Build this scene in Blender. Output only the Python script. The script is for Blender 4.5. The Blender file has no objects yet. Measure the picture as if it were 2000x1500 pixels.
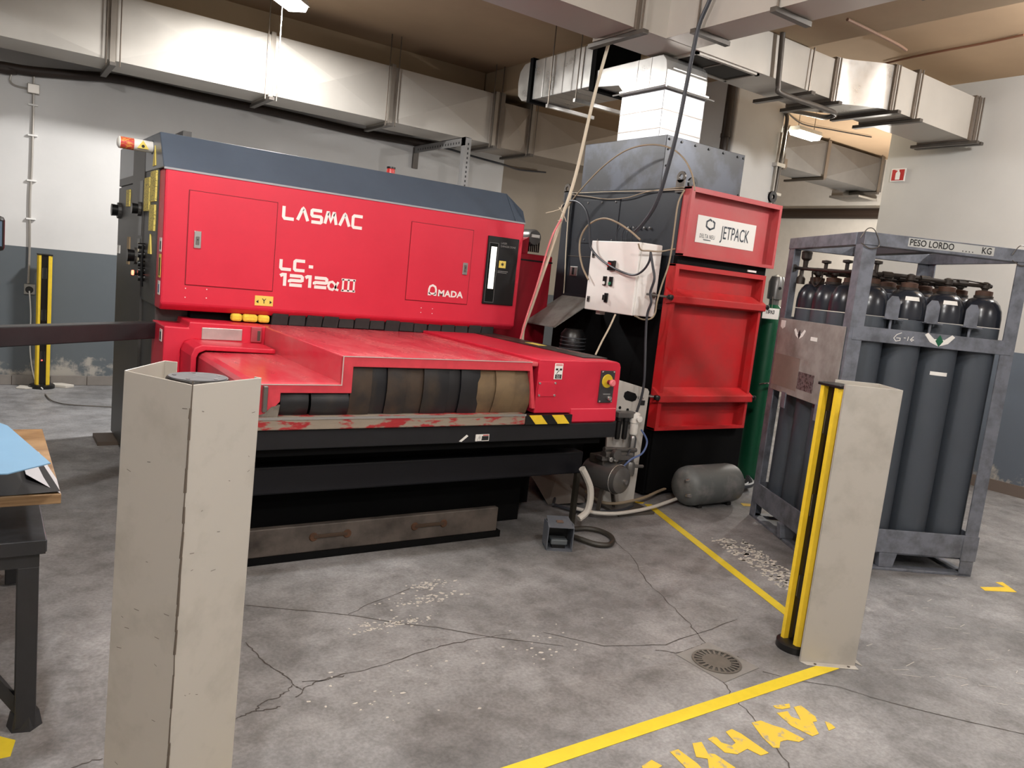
import bpy, bmesh, math, random
from mathutils import Vector, Matrix
random.seed(7)
R = math.radians
S = bpy.context.scene
COL = S.collection

# ---------------------------------------------------------------- camera
cam = bpy.data.objects.new('camera', bpy.data.cameras.new('camera'))
COL.objects.link(cam)
yaw, pitch, roll = R(34.8), R(7.77), R(6.08)
fw = Vector((math.sin(yaw)*math.cos(pitch), math.cos(yaw)*math.cos(pitch), -math.sin(pitch)))
rt = Vector((math.cos(yaw), -math.sin(yaw), 0))
up = rt.cross(fw)
r2 = rt*math.cos(roll) + up*math.sin(roll)
u2 = -rt*math.sin(roll) + up*math.cos(roll)
mw = Matrix((r2, u2, -fw)).transposed().to_4x4()
mw.translation = (0, 0, 1.55)
cam.matrix_world = mw
cam.data.sensor_width = 36.0
cam.data.lens = 1515/2000*36.0
cam.data.clip_start = 0.05
S.camera = cam

# ---------------------------------------------------------------- light
w = bpy.data.worlds.new('world'); S.world = w; w.use_nodes = True
w.node_tree.nodes['Background'].inputs[0].default_value = (0.9, 0.95, 1, 1)
w.node_tree.nodes['Background'].inputs[1].default_value = 0.02
S.view_settings.view_transform = 'Standard'
S.view_settings.look = 'None'
S.view_settings.gamma = 1
S.view_settings.use_curve_mapping = False
S.view_settings.exposure = -0.05

def point_light(x, y, z, power, col=(1, 0.99, 0.98), r=0.1):
    d = bpy.data.lights.new('lamp_or_fill_light', 'POINT'); d.energy = power; d.color = col; d.shadow_soft_size = r
    o = bpy.data.objects.new('lamp_or_fill_light', d); COL.objects.link(o); o.location = (x, y, z)
LAMPS = [  # x, y, z, turn, power
    (2.12, 7.06, 3.72, 45, 270),
    (0.2, 3.1, 3.72, 0, 200),
    (2.2, 0.9, 3.72, 0, 130),
    (-1.0, -1.0, 3.72, 0, 310),
    (6.5, 1.7, 3.72, 0, 250),
    (4.2, -2.6, 3.72, 0, 190),
]
# the near lamp over the machine is a downlighter with an opaque back
d = bpy.data.lights.new('lamp_or_fill_light', 'AREA'); d.shape = 'RECTANGLE'; d.size = 0.42; d.size_y = 0.16; d.energy = LAMPS[0][4]*0.62; d.color = (1, 0.99, 0.98)
o = bpy.data.objects.new('lamp_or_fill_light', d); COL.objects.link(o); o.location = (2.12, 7.06, 3.66); o.rotation_euler = (0, 0, R(45))
for x, y, z, rz, p in LAMPS[1:]: point_light(x, y, z-0.2, p)
point_light(7.9, 5.95, 3.44, 40, (1, 0.92, 0.72), 0.08)
point_light(9.9, 6.0, 2.4, 190, (1, 0.95, 0.88), 0.08)  # added fill light with no fixture, brightens the far corridor wall

# ---------------------------------------------------------------- materials
def lin(c):
    return tuple(((v/255)/12.92 if v/255 <= 0.04045 else (((v/255)+0.055)/1.055)**2.4) for v in c) + (1,)
MATS = {}
def mat(name, rgb, rough=0.5, metal=0.0, var=0.0, scale=8.0, bump=0.0, rgb2=None, thr=None, emit=None, stretch=(1, 1, 1), spec=0.5, rvar=0.0):
    if name in MATS: return MATS[name]
    m = bpy.data.materials.new(name); m.use_nodes = True
    nt = m.node_tree; N = nt.nodes; L = nt.links
    b = N['Principled BSDF']
    b.inputs['Roughness'].default_value = rough
    b.inputs['Metallic'].default_value = metal
    b.inputs['Specular IOR Level'].default_value = spec
    c1 = lin(rgb)
    b.inputs['Base Color'].default_value = c1
    if emit:
        b.inputs['Emission Color'].default_value = lin(emit[0]); b.inputs['Emission Strength'].default_value = emit[1]
    if var or rgb2 or bump or rvar:
        tc = N.new('ShaderNodeTexCoord'); mp = N.new('ShaderNodeMapping'); nz = N.new('ShaderNodeTexNoise')
        L.new(tc.outputs['Object'], mp.inputs[0]); L.new(mp.outputs[0], nz.inputs['Vector'])
        mp.inputs['Scale'].default_value = stretch
        nz.inputs['Scale'].default_value = scale; nz.inputs['Detail'].default_value = 6; nz.inputs['Roughness'].default_value = 0.62
        rp = N.new('ShaderNodeValToRGB')
        L.new(nz.outputs[0], rp.inputs[0])
        if thr: rp.color_ramp.elements[0].position, rp.color_ramp.elements[1].position = thr
        else: rp.color_ramp.elements[0].position, rp.color_ramp.elements[1].position = 0.3, 0.7
        if rgb2 is None:
            a = tuple(max(0, v*(1-var)) for v in c1[:3])+(1,); c = tuple(min(1, v*(1+var)) for v in c1[:3])+(1,)
        else: a, c = c1, lin(rgb2)
        rp.color_ramp.elements[0].color = a; rp.color_ramp.elements[1].color = c
        L.new(rp.outputs[0], b.inputs['Base Color'])
        if rvar:
            mr = N.new('ShaderNodeMapRange'); L.new(nz.outputs[0], mr.inputs[0])
            mr.inputs[1].default_value = 0.3; mr.inputs[2].default_value = 0.7
            mr.inputs[3].default_value = max(0.02, rough-rvar); mr.inputs[4].default_value = min(1, rough+rvar)
            L.new(mr.outputs[0], b.inputs['Roughness'])
        if bump:
            bp = N.new('ShaderNodeBump'); bp.inputs['Strength'].default_value = bump; bp.inputs['Distance'].default_value = 0.01
            L.new(nz.outputs[0], bp.inputs['Height']); L.new(bp.outputs[0], b.inputs['Normal'])
    MATS[name] = m
    return m

def banded_wall(name, zsplit, top, low, stain=0.06):
    """painted plaster: white above, blue-grey wainscot paint below a height in the room"""
    m = bpy.data.materials.new(name); m.use_nodes = True
    nt = m.node_tree; N = nt.nodes; L = nt.links; b = N['Principled BSDF']
    b.inputs['Roughness'].default_value = 0.75; b.inputs['Specular IOR Level'].default_value = 0.25
    g = N.new('ShaderNodeNewGeometry'); sp = N.new('ShaderNodeSeparateXYZ'); L.new(g.outputs['Position'], sp.inputs[0])
    nz = N.new('ShaderNodeTexNoise'); nz.inputs['Scale'].default_value = 1.3; nz.inputs['Detail'].default_value = 8; nz.inputs['Roughness'].default_value = 0.65
    L.new(g.outputs['Position'], nz.inputs['Vector'])
    gt = N.new('ShaderNodeMath'); gt.operation = 'GREATER_THAN'; gt.inputs[1].default_value = zsplit; L.new(sp.outputs[2], gt.inputs[0])
    mx = N.new('ShaderNodeMix'); mx.data_type = 'RGBA'; L.new(gt.outputs[0], mx.inputs[0])
    mx.inputs[6].default_value = lin(low); mx.inputs[7].default_value = lin(top)
    # peeled, salt-bloomed patches in the plaster low on the wall
    n2 = N.new('ShaderNodeTexNoise'); n2.inputs['Scale'].default_value = 4.5; n2.inputs['Detail'].default_value = 9; n2.inputs['Roughness'].default_value = 0.7
    L.new(g.outputs['Position'], n2.inputs['Vector'])
    zr = N.new('ShaderNodeMapRange'); zr.inputs[1].default_value = 0.12; zr.inputs[2].default_value = 0.42; zr.inputs[3].default_value = 0.16; zr.inputs[4].default_value = -0.14
    L.new(sp.outputs[2], zr.inputs[0])
    ad = N.new('ShaderNodeMath'); ad.operation = 'ADD'; L.new(n2.outputs[0], ad.inputs[0]); L.new(zr.outputs[0], ad.inputs[1])
    r2_ = N.new('ShaderNodeValToRGB'); r2_.color_ramp.elements[0].position = 0.56; r2_.color_ramp.elements[1].position = 0.66
    L.new(ad.outputs[0], r2_.inputs[0])
    m2 = N.new('ShaderNodeMix'); m2.data_type = 'RGBA'; L.new(r2_.outputs[0], m2.inputs[0]); L.new(mx.outputs[2], m2.inputs[6]); m2.inputs[7].default_value = lin((165, 160, 152))
    rp = N.new('ShaderNodeMapRange'); rp.inputs[1].default_value = 0.3; rp.inputs[2].default_value = 0.7; rp.inputs[3].default_value = 1-stain; rp.inputs[4].default_value = 1+stain*0.4
    L.new(nz.outputs[0], rp.inputs[0])
    m3 = N.new('ShaderNodeMix'); m3.data_type = 'RGBA'; m3.blend_type = 'MULTIPLY'; m3.inputs[0].default_value = 1
    L.new(m2.outputs[2], m3.inputs[6]); L.new(rp.outputs[0], m3.inputs[7]); L.new(m3.outputs[2], b.inputs['Base Color'])
    bp = N.new('ShaderNodeBump'); bp.inputs['Strength'].default_value = 0.12; bp.inputs['Distance'].default_value = 0.01
    L.new(n2.outputs[0], bp.inputs['Height']); L.new(bp.outputs[0], b.inputs['Normal'])
    return m

def floor_material():
    m = bpy.data.materials.new('worn_concrete'); m.use_nodes = True
    nt = m.node_tree; N = nt.nodes; L = nt.links; b = N['Principled BSDF']
    g = N.new('ShaderNodeNewGeometry')
    def noise(s, d, r, dist=0.0):
        n = N.new('ShaderNodeTexNoise'); n.inputs['Scale'].default_value = s; n.inputs['Detail'].default_value = d
        n.inputs['Roughness'].default_value = r; n.inputs['Distortion'].default_value = dist
        L.new(g.outputs['Position'], n.inputs['Vector']); return n
    def ramp(n, p0, p1, c0, c1):
        r = N.new('ShaderNodeValToRGB'); r.color_ramp.elements[0].position = p0; r.color_ramp.elements[1].position = p1
        r.color_ramp.elements[0].color = c0; r.color_ramp.elements[1].color = c1; L.new(n.outputs[0], r.inputs[0]); return r
    def mix(a, bb, f, bt='MULTIPLY'):
        x = N.new('ShaderNodeMix'); x.data_type = 'RGBA'; x.blend_type = bt
        if isinstance(f, float): x.inputs[0].default_value = f
        else: L.new(f, x.inputs[0])
        L.new(a, x.inputs[6])
        if isinstance(bb, tuple): x.inputs[7].default_value = bb
        else: L.new(bb, x.inputs[7])
        return x.outputs[2]
    a = ramp(noise(0.9, 8, 0.62, 0.1), 0.32, 0.7, lin((98, 97, 97)), lin((158, 157, 158)))
    c = ramp(noise(5.5, 10, 0.74, 0.15), 0.34, 0.58, (0.64, 0.63, 0.62, 1), (1.1, 1.1, 1.1, 1))
    o = mix(a.outputs[0], c.outputs[0], 1.0)
    d = ramp(noise(70, 3, 0.6), 0.38, 0.62, (0.84, 0.84, 0.84, 1), (1.07, 1.07, 1.07, 1))
    o = mix(o, d.outputs[0], 1.0)
    e = ramp(noise(3.0, 10, 0.78, 0.2), 0.63, 0.75, (0, 0, 0, 1), (1, 1, 1, 1))
    o = mix(o, lin((172, 170, 166)), e.outputs[0], 'MIX')
    f = ramp(noise(15, 8, 0.7, 0.5), 0.70, 0.74, (0, 0, 0, 1), (0.6, 0.6, 0.6, 1))
    o = mix(o, lin((88, 82, 78)), f.outputs[0], 'MIX')
    L.new(o, b.inputs['Base Color'])
    rr = N.new('ShaderNodeMapRange'); n3 = noise(3.2, 8, 0.7); L.new(n3.outputs[0], rr.inputs[0])
    rr.inputs[1].default_value = 0.3; rr.inputs[2].default_value = 0.7; rr.inputs[3].default_value = 0.42; rr.inputs[4].default_value = 0.7
    L.new(rr.outputs[0], b.inputs['Roughness'])
    bp = N.new('ShaderNodeBump'); bp.inputs['Strength'].default_value = 0.15; bp.inputs['Distance'].default_value = 0.01
    L.new(noise(30, 8, 0.7).outputs[0], bp.inputs['Height']); L.new(bp.outputs[0], b.inputs['Normal'])
    return m

# colours
M_RED = mat('red_enamel', (202, 36, 60), 0.42, var=0.05, scale=3, rvar=0.05)
M_REDW = mat('worn_red_enamel', (206, 56, 74), 0.24, rgb2=(196, 118, 118), thr=(0.35, 0.8), scale=1.6, stretch=(2.6, 0.7, 1), rvar=0.1)
M_REDD = mat('dusty_red_enamel', (190, 26, 32), 0.5, rgb2=(166, 48, 46), thr=(0.4, 0.75), scale=4, rvar=0.1)
M_REDF = mat('frame_red', (200, 60, 72), 0.4, var=0.12, scale=14)
M_HOOD = mat('blue_grey_enamel', (76, 86, 99), 0.3, var=0.14, scale=1.5, spec=0.6)
M_DARK = mat('dark_grey_enamel', (64, 62, 60), 0.45, var=0.1, scale=3)
M_BLACK = mat('black_paint', (8, 8, 9), 0.75, var=0.2, scale=5, spec=0.12)
M_APRON = mat('charcoal_paint', (30, 30, 33), 0.5, var=0.15, scale=5, spec=0.25)
M_RUB = mat('black_rubber', (24, 24, 28), 0.42, rgb2=(62, 50, 38), thr=(0.5, 0.8), scale=6, stretch=(1, 1, 0.5))
M_RUBT = mat('dusty_rubber', (112, 92, 66), 0.8, rgb2=(70, 58, 46), thr=(0.45, 0.75), scale=5)
M_STEEL = mat('worn_steel', (150, 142, 132), 0.4, 0.6, rgb2=(90, 82, 74), thr=(0.4, 0.7), scale=18, rvar=0.12)
M_RAIL = mat('chipped_rail_paint', (150, 138, 124), 0.5, 0.25, rgb2=(166, 44, 48), thr=(0.5, 0.56), scale=17, stretch=(0.4, 1, 1.3), bump=0.3)
M_PLATE = mat('dirty_steel_plate', (86, 78, 72), 0.6, 0.1, rgb2=(44, 38, 34), thr=(0.4, 0.7), scale=6)
M_CHROME = mat('bright_metal', (205, 203, 200), 0.25, 0.9)
M_WHITE = mat('white_plastic', (228, 226, 220), 0.5)
M_PAPER = mat('white_label', (232, 230, 225), 0.6)
M_BLK = mat('black_plastic', (16, 16, 17), 0.35)
M_INK = mat('black_ink', (22, 22, 24), 0.6)
M_YEL = mat('yellow_label', (226, 204, 96), 0.55)
M_YELP = mat('yellow_paint', (232, 196, 48), 0.45, var=0.1, scale=12)
M_YSTK = mat('printed_yellow_notice', (228, 208, 108), 0.6, rgb2=(120, 104, 52), thr=(0.55, 0.6), scale=70, stretch=(1, 1, 2.5))
M_GALV = mat('galvanised_duct', (196, 194, 190), 0.32, 0.75, var=0.1, scale=5, rvar=0.08)
M_GALVB = mat('bright_galvanised_duct', (158, 159, 161), 0.34, 0.45, var=0.06, scale=14, rvar=0.06)
M_DUCT = mat('painted_duct', (190, 184, 175), 0.38, 0.25, var=0.05, scale=2.5, rvar=0.05)
M_DUCTD = mat('duct_frame', (120, 110, 100), 0.4, 0.6, var=0.1, scale=8)
M_CEIL = mat('ceiling_paint', (176, 150, 122), 0.85, var=0.06, scale=1.2, spec=0.2)
M_BEAM = mat('beam_paint', (172, 152, 126), 0.85, var=0.06, scale=1.5, spec=0.2)
M_GUARD = mat('beige_sheet_metal', (178, 173, 165), 0.4, rgb2=(156, 151, 142), thr=(0.5, 0.78), scale=5, rvar=0.06)
M_GUARDS = mat('grimy_weld', (90, 80, 70), 0.7)
M_UNIT = mat('unit_graphite', (38, 41, 47), 0.42, 0.1, var=0.14, scale=3)
M_UNITH = mat('blotchy_dark_sheet', (72, 73, 76), 0.4, 0.3, rgb2=(86, 90, 100), thr=(0.45, 0.6), scale=4)
M_CAGE = mat('galvanised_cage_steel', (124, 128, 138), 0.5, 0.35, rgb2=(94, 97, 104), thr=(0.42, 0.66), scale=9, rvar=0.1)
M_CYL = mat('grey_cylinder_paint', (66, 72, 80), 0.45, var=0.06, scale=4)
M_CYLD = mat('dark_shoulder_paint', (34, 37, 45), 0.25, var=0.05, scale=4)
M_BRASS = mat('tarnished_brass', (50, 43, 38), 0.5, 0.4, var=0.3, scale=30)
M_CAP = mat('rusty_cap', (72, 46, 32), 0.65, 0.1, var=0.3, scale=20)
M_SHEET = mat('stainless_sheet', (152, 150, 146), 0.5, 0.1, rgb2=(118, 112, 106), thr=(0.4, 0.7), scale=5, rvar=0.08)
M_GREEN = mat('green_cylinder_paint', (14, 88, 58), 0.4, var=0.08, scale=5)
M_TANK = mat('grey_tank_paint', (98, 102, 102), 0.5, rgb2=(140, 137, 136), thr=(0.5, 0.7), scale=5, bump=0.2)
M_MOTOR = mat('grey_motor', (110, 108, 106), 0.35, 0.5, var=0.1, scale=8)
M_PANEL = mat('light_grey_panel', (182, 178, 172), 0.45, var=0.05, scale=5)
M_BOX = mat('cream_cabinet_enamel', (236, 233, 228), 0.42, var=0.03, scale=6)
M_ROPE = mat('pale_cord', (206, 194, 172), 0.7)
M_HOSET = mat('tan_hose', (150, 134, 112), 0.5)
M_HOSEW = mat('white_hose', (205, 200, 192), 0.5)
M_CABLE = mat('dark_cable', (50, 52, 58), 0.45)
M_BLUE = mat('blue_film', (112, 152, 184), 0.45, var=0.03, scale=5)
M_WOOD = mat('plywood_edge', (158, 128, 92), 0.6, rgb2=(116, 86, 56), thr=(0.35, 0.7), scale=10, stretch=(0.5, 1, 9))
M_BENCH = mat('bench_black_steel', (38, 38, 40), 0.38, var=0.25, scale=6)
M_BENCHT = mat('worn_bench_top', (92, 94, 98), 0.32, 0.4, rgb2=(40, 42, 46), thr=(0.4, 0.7), scale=5)
M_MARK = mat('yellow_floor_paint', (220, 195, 46), 0.6, var=0.05, scale=20)
M_MARKW = mat('worn_yellow_floor_paint', (214, 180, 56), 0.65, rgb2=(150, 144, 126), thr=(0.55, 0.66), scale=22)
M_CRACK = mat('crack_dirt', (70, 64, 60), 0.9)
M_LAMP = mat('lamp_diffuser', (255, 252, 244), 0.5, emit=((255, 250, 238), 25))
M_GLOW = mat('glowing_gauge', (250, 250, 240), 0.5, emit=((252, 250, 240), 1.1))
M_REDL = mat('red_indicator', (255, 120, 90), 0.5, emit=((255, 110, 80), 5))
M_PINK = mat('faded_red_button', (222, 120, 124), 0.45)
M_SIGNR = mat('sign_red', (176, 30, 28), 0.5)
M_TILE = mat('skirting_tile', (128, 122, 116), 0.5, var=0.12, scale=6)
M_BROWN = mat('brown_skirting', (104, 92, 84), 0.6)
M_DSTEEL = mat('pipe_steel', (92, 86, 80), 0.4, 0.4, var=0.15, scale=8)
M_PIPEL = mat('light_conduit', (176, 170, 162), 0.35, 0.5)
M_BEACON = mat('beacon_red', (200, 60, 56), 0.3)
M_BAG = mat('dusty_sheet', (112, 106, 100), 0.7, var=0.15, scale=4)

# ---------------------------------------------------------------- mesh builder
class MB:
    def __init__(s): s.v = []; s.f = []
    def add(s, vs, fs):
        k = len(s.v); s.v += [Vector(v) for v in vs]; s.f += [tuple(i+k for i in f) for f in fs]; return s
    def box(s, x0, x1, y0, y1, z0, z1):
        return s.add([(x0,y0,z0),(x1,y0,z0),(x1,y1,z0),(x0,y1,z0),(x0,y0,z1),(x1,y0,z1),(x1,y1,z1),(x0,y1,z1)],
                     [(0,3,2,1),(4,5,6,7),(0,1,5,4),(1,2,6,5),(2,3,7,6),(3,0,4,7)])
    def prism(s, poly, ax, a, b):
        f = {'x': lambda p, t: (t, p[0], p[1]), 'y': lambda p, t: (p[0], t, p[1]), 'z': lambda p, t: (p[0], p[1], t)}[ax]
        n = len(poly)
        vs = [f(p, a) for p in poly] + [f(p, b) for p in poly]
        return s.add(vs, [tuple(range(n))[::-1], tuple(range(n, 2*n))] + [(i, (i+1) % n, n+(i+1) % n, n+i) for i in range(n)])
    def cyl(s, p0, p1, r0, r1=None, n=16, caps=True):
        p0, p1 = Vector(p0), Vector(p1); r1 = r0 if r1 is None else r1
        d = (p1-p0).normalized(); a = d.orthogonal().normalized(); b = d.cross(a)
        vs = []
        for p, r in ((p0, r0), (p1, r1)):
            vs += [p + a*(r*math.cos(2*math.pi*i/n)) + b*(r*math.sin(2*math.pi*i/n)) for i in range(n)]
        fs = [(i, (i+1) % n, n+(i+1) % n, n+i) for i in range(n)]
        if caps: fs += [tuple(range(n))[::-1], tuple(range(n, 2*n))]
        return s.add(vs, fs)
    def tube(s, pts, r, n=8, sub=5):
        P = [Vector(p) for p in pts]
        if sub > 1 and len(P) > 2:
            Q = []
            for i in range(len(P)-1):
                p0 = P[max(i-1, 0)]; p1 = P[i]; p2 = P[i+1]; p3 = P[min(i+2, len(P)-1)]
                for k in range(sub):
                    t = k/sub
                    Q.append(0.5*((2*p1)+(p2-p0)*t+(2*p0-5*p1+4*p2-p3)*t*t+(3*p1-p0-3*p2+p3)*t**3))
            Q.append(P[-1]); P = Q
        vs = []; a = None
        for i, p in enumerate(P):
            d = (P[min(i+1, len(P)-1)]-P[max(i-1, 0)]).normalized()
            a = d.orthogonal().normalized() if a is None else (a - d*a.dot(d)).normalized()
            b = d.cross(a)
            vs += [p + a*(r*math.cos(2*math.pi*j/n)) + b*(r*math.sin(2*math.pi*j/n)) for j in range(n)]
        m = len(P)
        fs = [(i*n+j, i*n+(j+1) % n, (i+1)*n+(j+1) % n, (i+1)*n+j) for i in range(m-1) for j in range(n)]
        fs += [tuple(range(n))[::-1], tuple(range((m-1)*n, m*n))]
        return s.add(vs, fs)
    def lathe(s, prof, c=(0, 0, 0), ax='z', n=24):
        k = len(s.v); vs = []
        for (r, h) in prof:
            for j in range(n):
                t = 2*math.pi*j/n; u, v = r*math.cos(t), r*math.sin(t)
                p = {'z': (u, v, h), 'x': (h, u, v), 'y': (u, h, v)}[ax]
                vs.append((c[0]+p[0], c[1]+p[1], c[2]+p[2]))
        m = len(prof)
        fs = [(i*n+j, i*n+(j+1) % n, (i+1)*n+(j+1) % n, (i+1)*n+j) for i in range(m-1) for j in range(n)]
        if abs(prof[0][0]-prof[-1][0]) < 1e-6 and prof[0][0] > 1e-4: fs += [((m-1)*n+j, (m-1)*n+(j+1) % n, (j+1) % n, j) for j in range(n)]   # a ring
        else: fs += [tuple(range(n))[::-1], tuple(range((m-1)*n, m*n))]
        return s.add(vs, fs)
    def xf(s, M):
        s.v = [M @ v for v in s.v]; return s
    def done(s, name, m, parent=None, bevel=0, smooth=False, label=None, world=True):
        """world=True: vertices are given in room coordinates and brought into the parent's frame"""
        me = bpy.data.meshes.new(name)
        vs = s.v
        if parent is not None and world:
            inv = FRAME[parent.name].inverted(); vs = [inv @ v for v in vs]
        me.from_pydata([tuple(v) for v in vs], [], s.f); me.update()
        bm = bmesh.new(); bm.from_mesh(me); bmesh.ops.recalc_face_normals(bm, faces=bm.faces)
        if smooth:
            for f in bm.faces: f.smooth = True
            for e in bm.edges:
                if len(e.link_faces) == 2 and e.calc_face_angle(0) > R(38): e.smooth = False
        bm.to_mesh(me); bm.free()
        me.materials.append(m)
        o = bpy.data.objects.new(name, me); COL.objects.link(o)
        if parent is not None:
            o.parent = parent; FRAME[o.name] = FRAME[parent.name]
        else: FRAME[o.name] = Matrix.Identity(4)
        if bevel:
            md = o.modifiers.new('bevel', 'BEVEL'); md.width = bevel; md.segments = 2; md.limit_method = 'ANGLE'; md.angle_limit = R(35)
        if label: o['label'] = label
        return o
FRAME = {}
def B(*a): return MB().box(*a)
def tag(o, label, cat, group=None, kind=None):
    o['label'] = label; o['category'] = cat
    if group: o['group'] = group
    if kind: o['kind'] = kind
    return o
def thing(name, label, cat, loc, rz=0, group=None, rx=0, ry=0):
    o = bpy.data.objects.new(name, None); COL.objects.link(o)
    o.location = loc; o.rotation_euler = (rx, ry, rz)
    FRAME[o.name] = Matrix.Translation(loc) @ o.rotation_euler.to_matrix().to_4x4()
    return tag(o, label, cat, group)
def struct(o):
    o['kind'] = 'structure'; return o
def solid(name, mb, m, label, cat, group=None, **k):
    """a thing that is one mesh, origin moved to its base"""
    xs = [v.x for v in mb.v]; ys = [v.y for v in mb.v]; zs = [v.z for v in mb.v]
    c = Vector(((min(xs)+max(xs))/2, (min(ys)+max(ys))/2, min(zs)))
    for v in mb.v: v -= c
    o = mb.done(name, m, None, **k); o.location = c
    FRAME[o.name] = Matrix.Translation(c)
    return tag(o, label, cat, group)

def text_mb(txt, size, org, U, V, bold=0.0, sx=1.0, thick=0.0008, align='LEFT', space=1.0):
    cu = bpy.data.curves.new('t', 'FONT'); cu.body = txt; cu.size = size; cu.offset = bold; cu.space_character = space
    cu.align_x = align; cu.resolution_u = 3
    ob = bpy.data.objects.new('t', cu); COL.objects.link(ob)
    dg = bpy.context.evaluated_depsgraph_get()
    me = bpy.data.meshes.new_from_object(ob.evaluated_get(dg))
    U, V = Vector(U).normalized(), Vector(V).normalized(); W = U.cross(V); org = Vector(org)
    mb = MB()
    mb.add([org + U*(v.co.x*sx) + V*v.co.y + W*thick for v in me.vertices], [tuple(p.vertices) for p in me.polygons])
    bpy.data.objects.remove(ob); bpy.data.curves.remove(cu); bpy.data.meshes.remove(me)
    return mb

def strokes_mb(strokes, org, U, V, sx, sy, wd, thick=0.0012):
    """lettering drawn as flat bars: each stroke is a polyline in a unit cell"""
    U, V = Vector(U).normalized(), Vector(V).normalized(); W = U.cross(V); org = Vector(org); mb = MB()
    for st in strokes:
        P = [Vector((a*sx, b*sy)) for a, b in st]
        Ls, Rs = [], []
        for i, p in enumerate(P):
            d0 = (p-P[i-1]).normalized() if i else (P[1]-P[0]).normalized()
            d1 = (P[i+1]-p).normalized() if i < len(P)-1 else d0
            if not i: d0 = d1
            n0 = Vector((-d0.y, d0.x)); n1 = Vector((-d1.y, d1.x)); m = (n0+n1).normalized()
            k = min(1.6, 1/max(0.3, m.dot(n1)))*wd/2
            Ls.append(p+m*k); Rs.append(p-m*k)
        n = len(P)
        vs = [org+U*q.x+V*q.y+W*thick for q in Ls+Rs]
        mb.add(vs, [(i, i+1, n+i+1, n+i) for i in range(n-1)])
    return mb
def ribbon(pts, wd, z, z2=None):
    """flat strip on the floor following a polyline"""
    mb = MB(); P = [Vector((a, b)) for a, b in pts]; Ls, Rs = [], []
    for i, p in enumerate(P):
        d = (P[min(i+1, len(P)-1)]-P[max(i-1, 0)]).normalized(); n = Vector((-d.y, d.x)); q = (wd(i) if callable(wd) else wd)/2
        Ls.append(p+n*q); Rs.append(p-n*q)
    n = len(P)
    vs = [(q.x, q.y, z) for q in Ls+Rs]
    mb.add(vs, [(i, i+1, n+i+1, n+i) for i in range(n-1)])
    return mb

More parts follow.
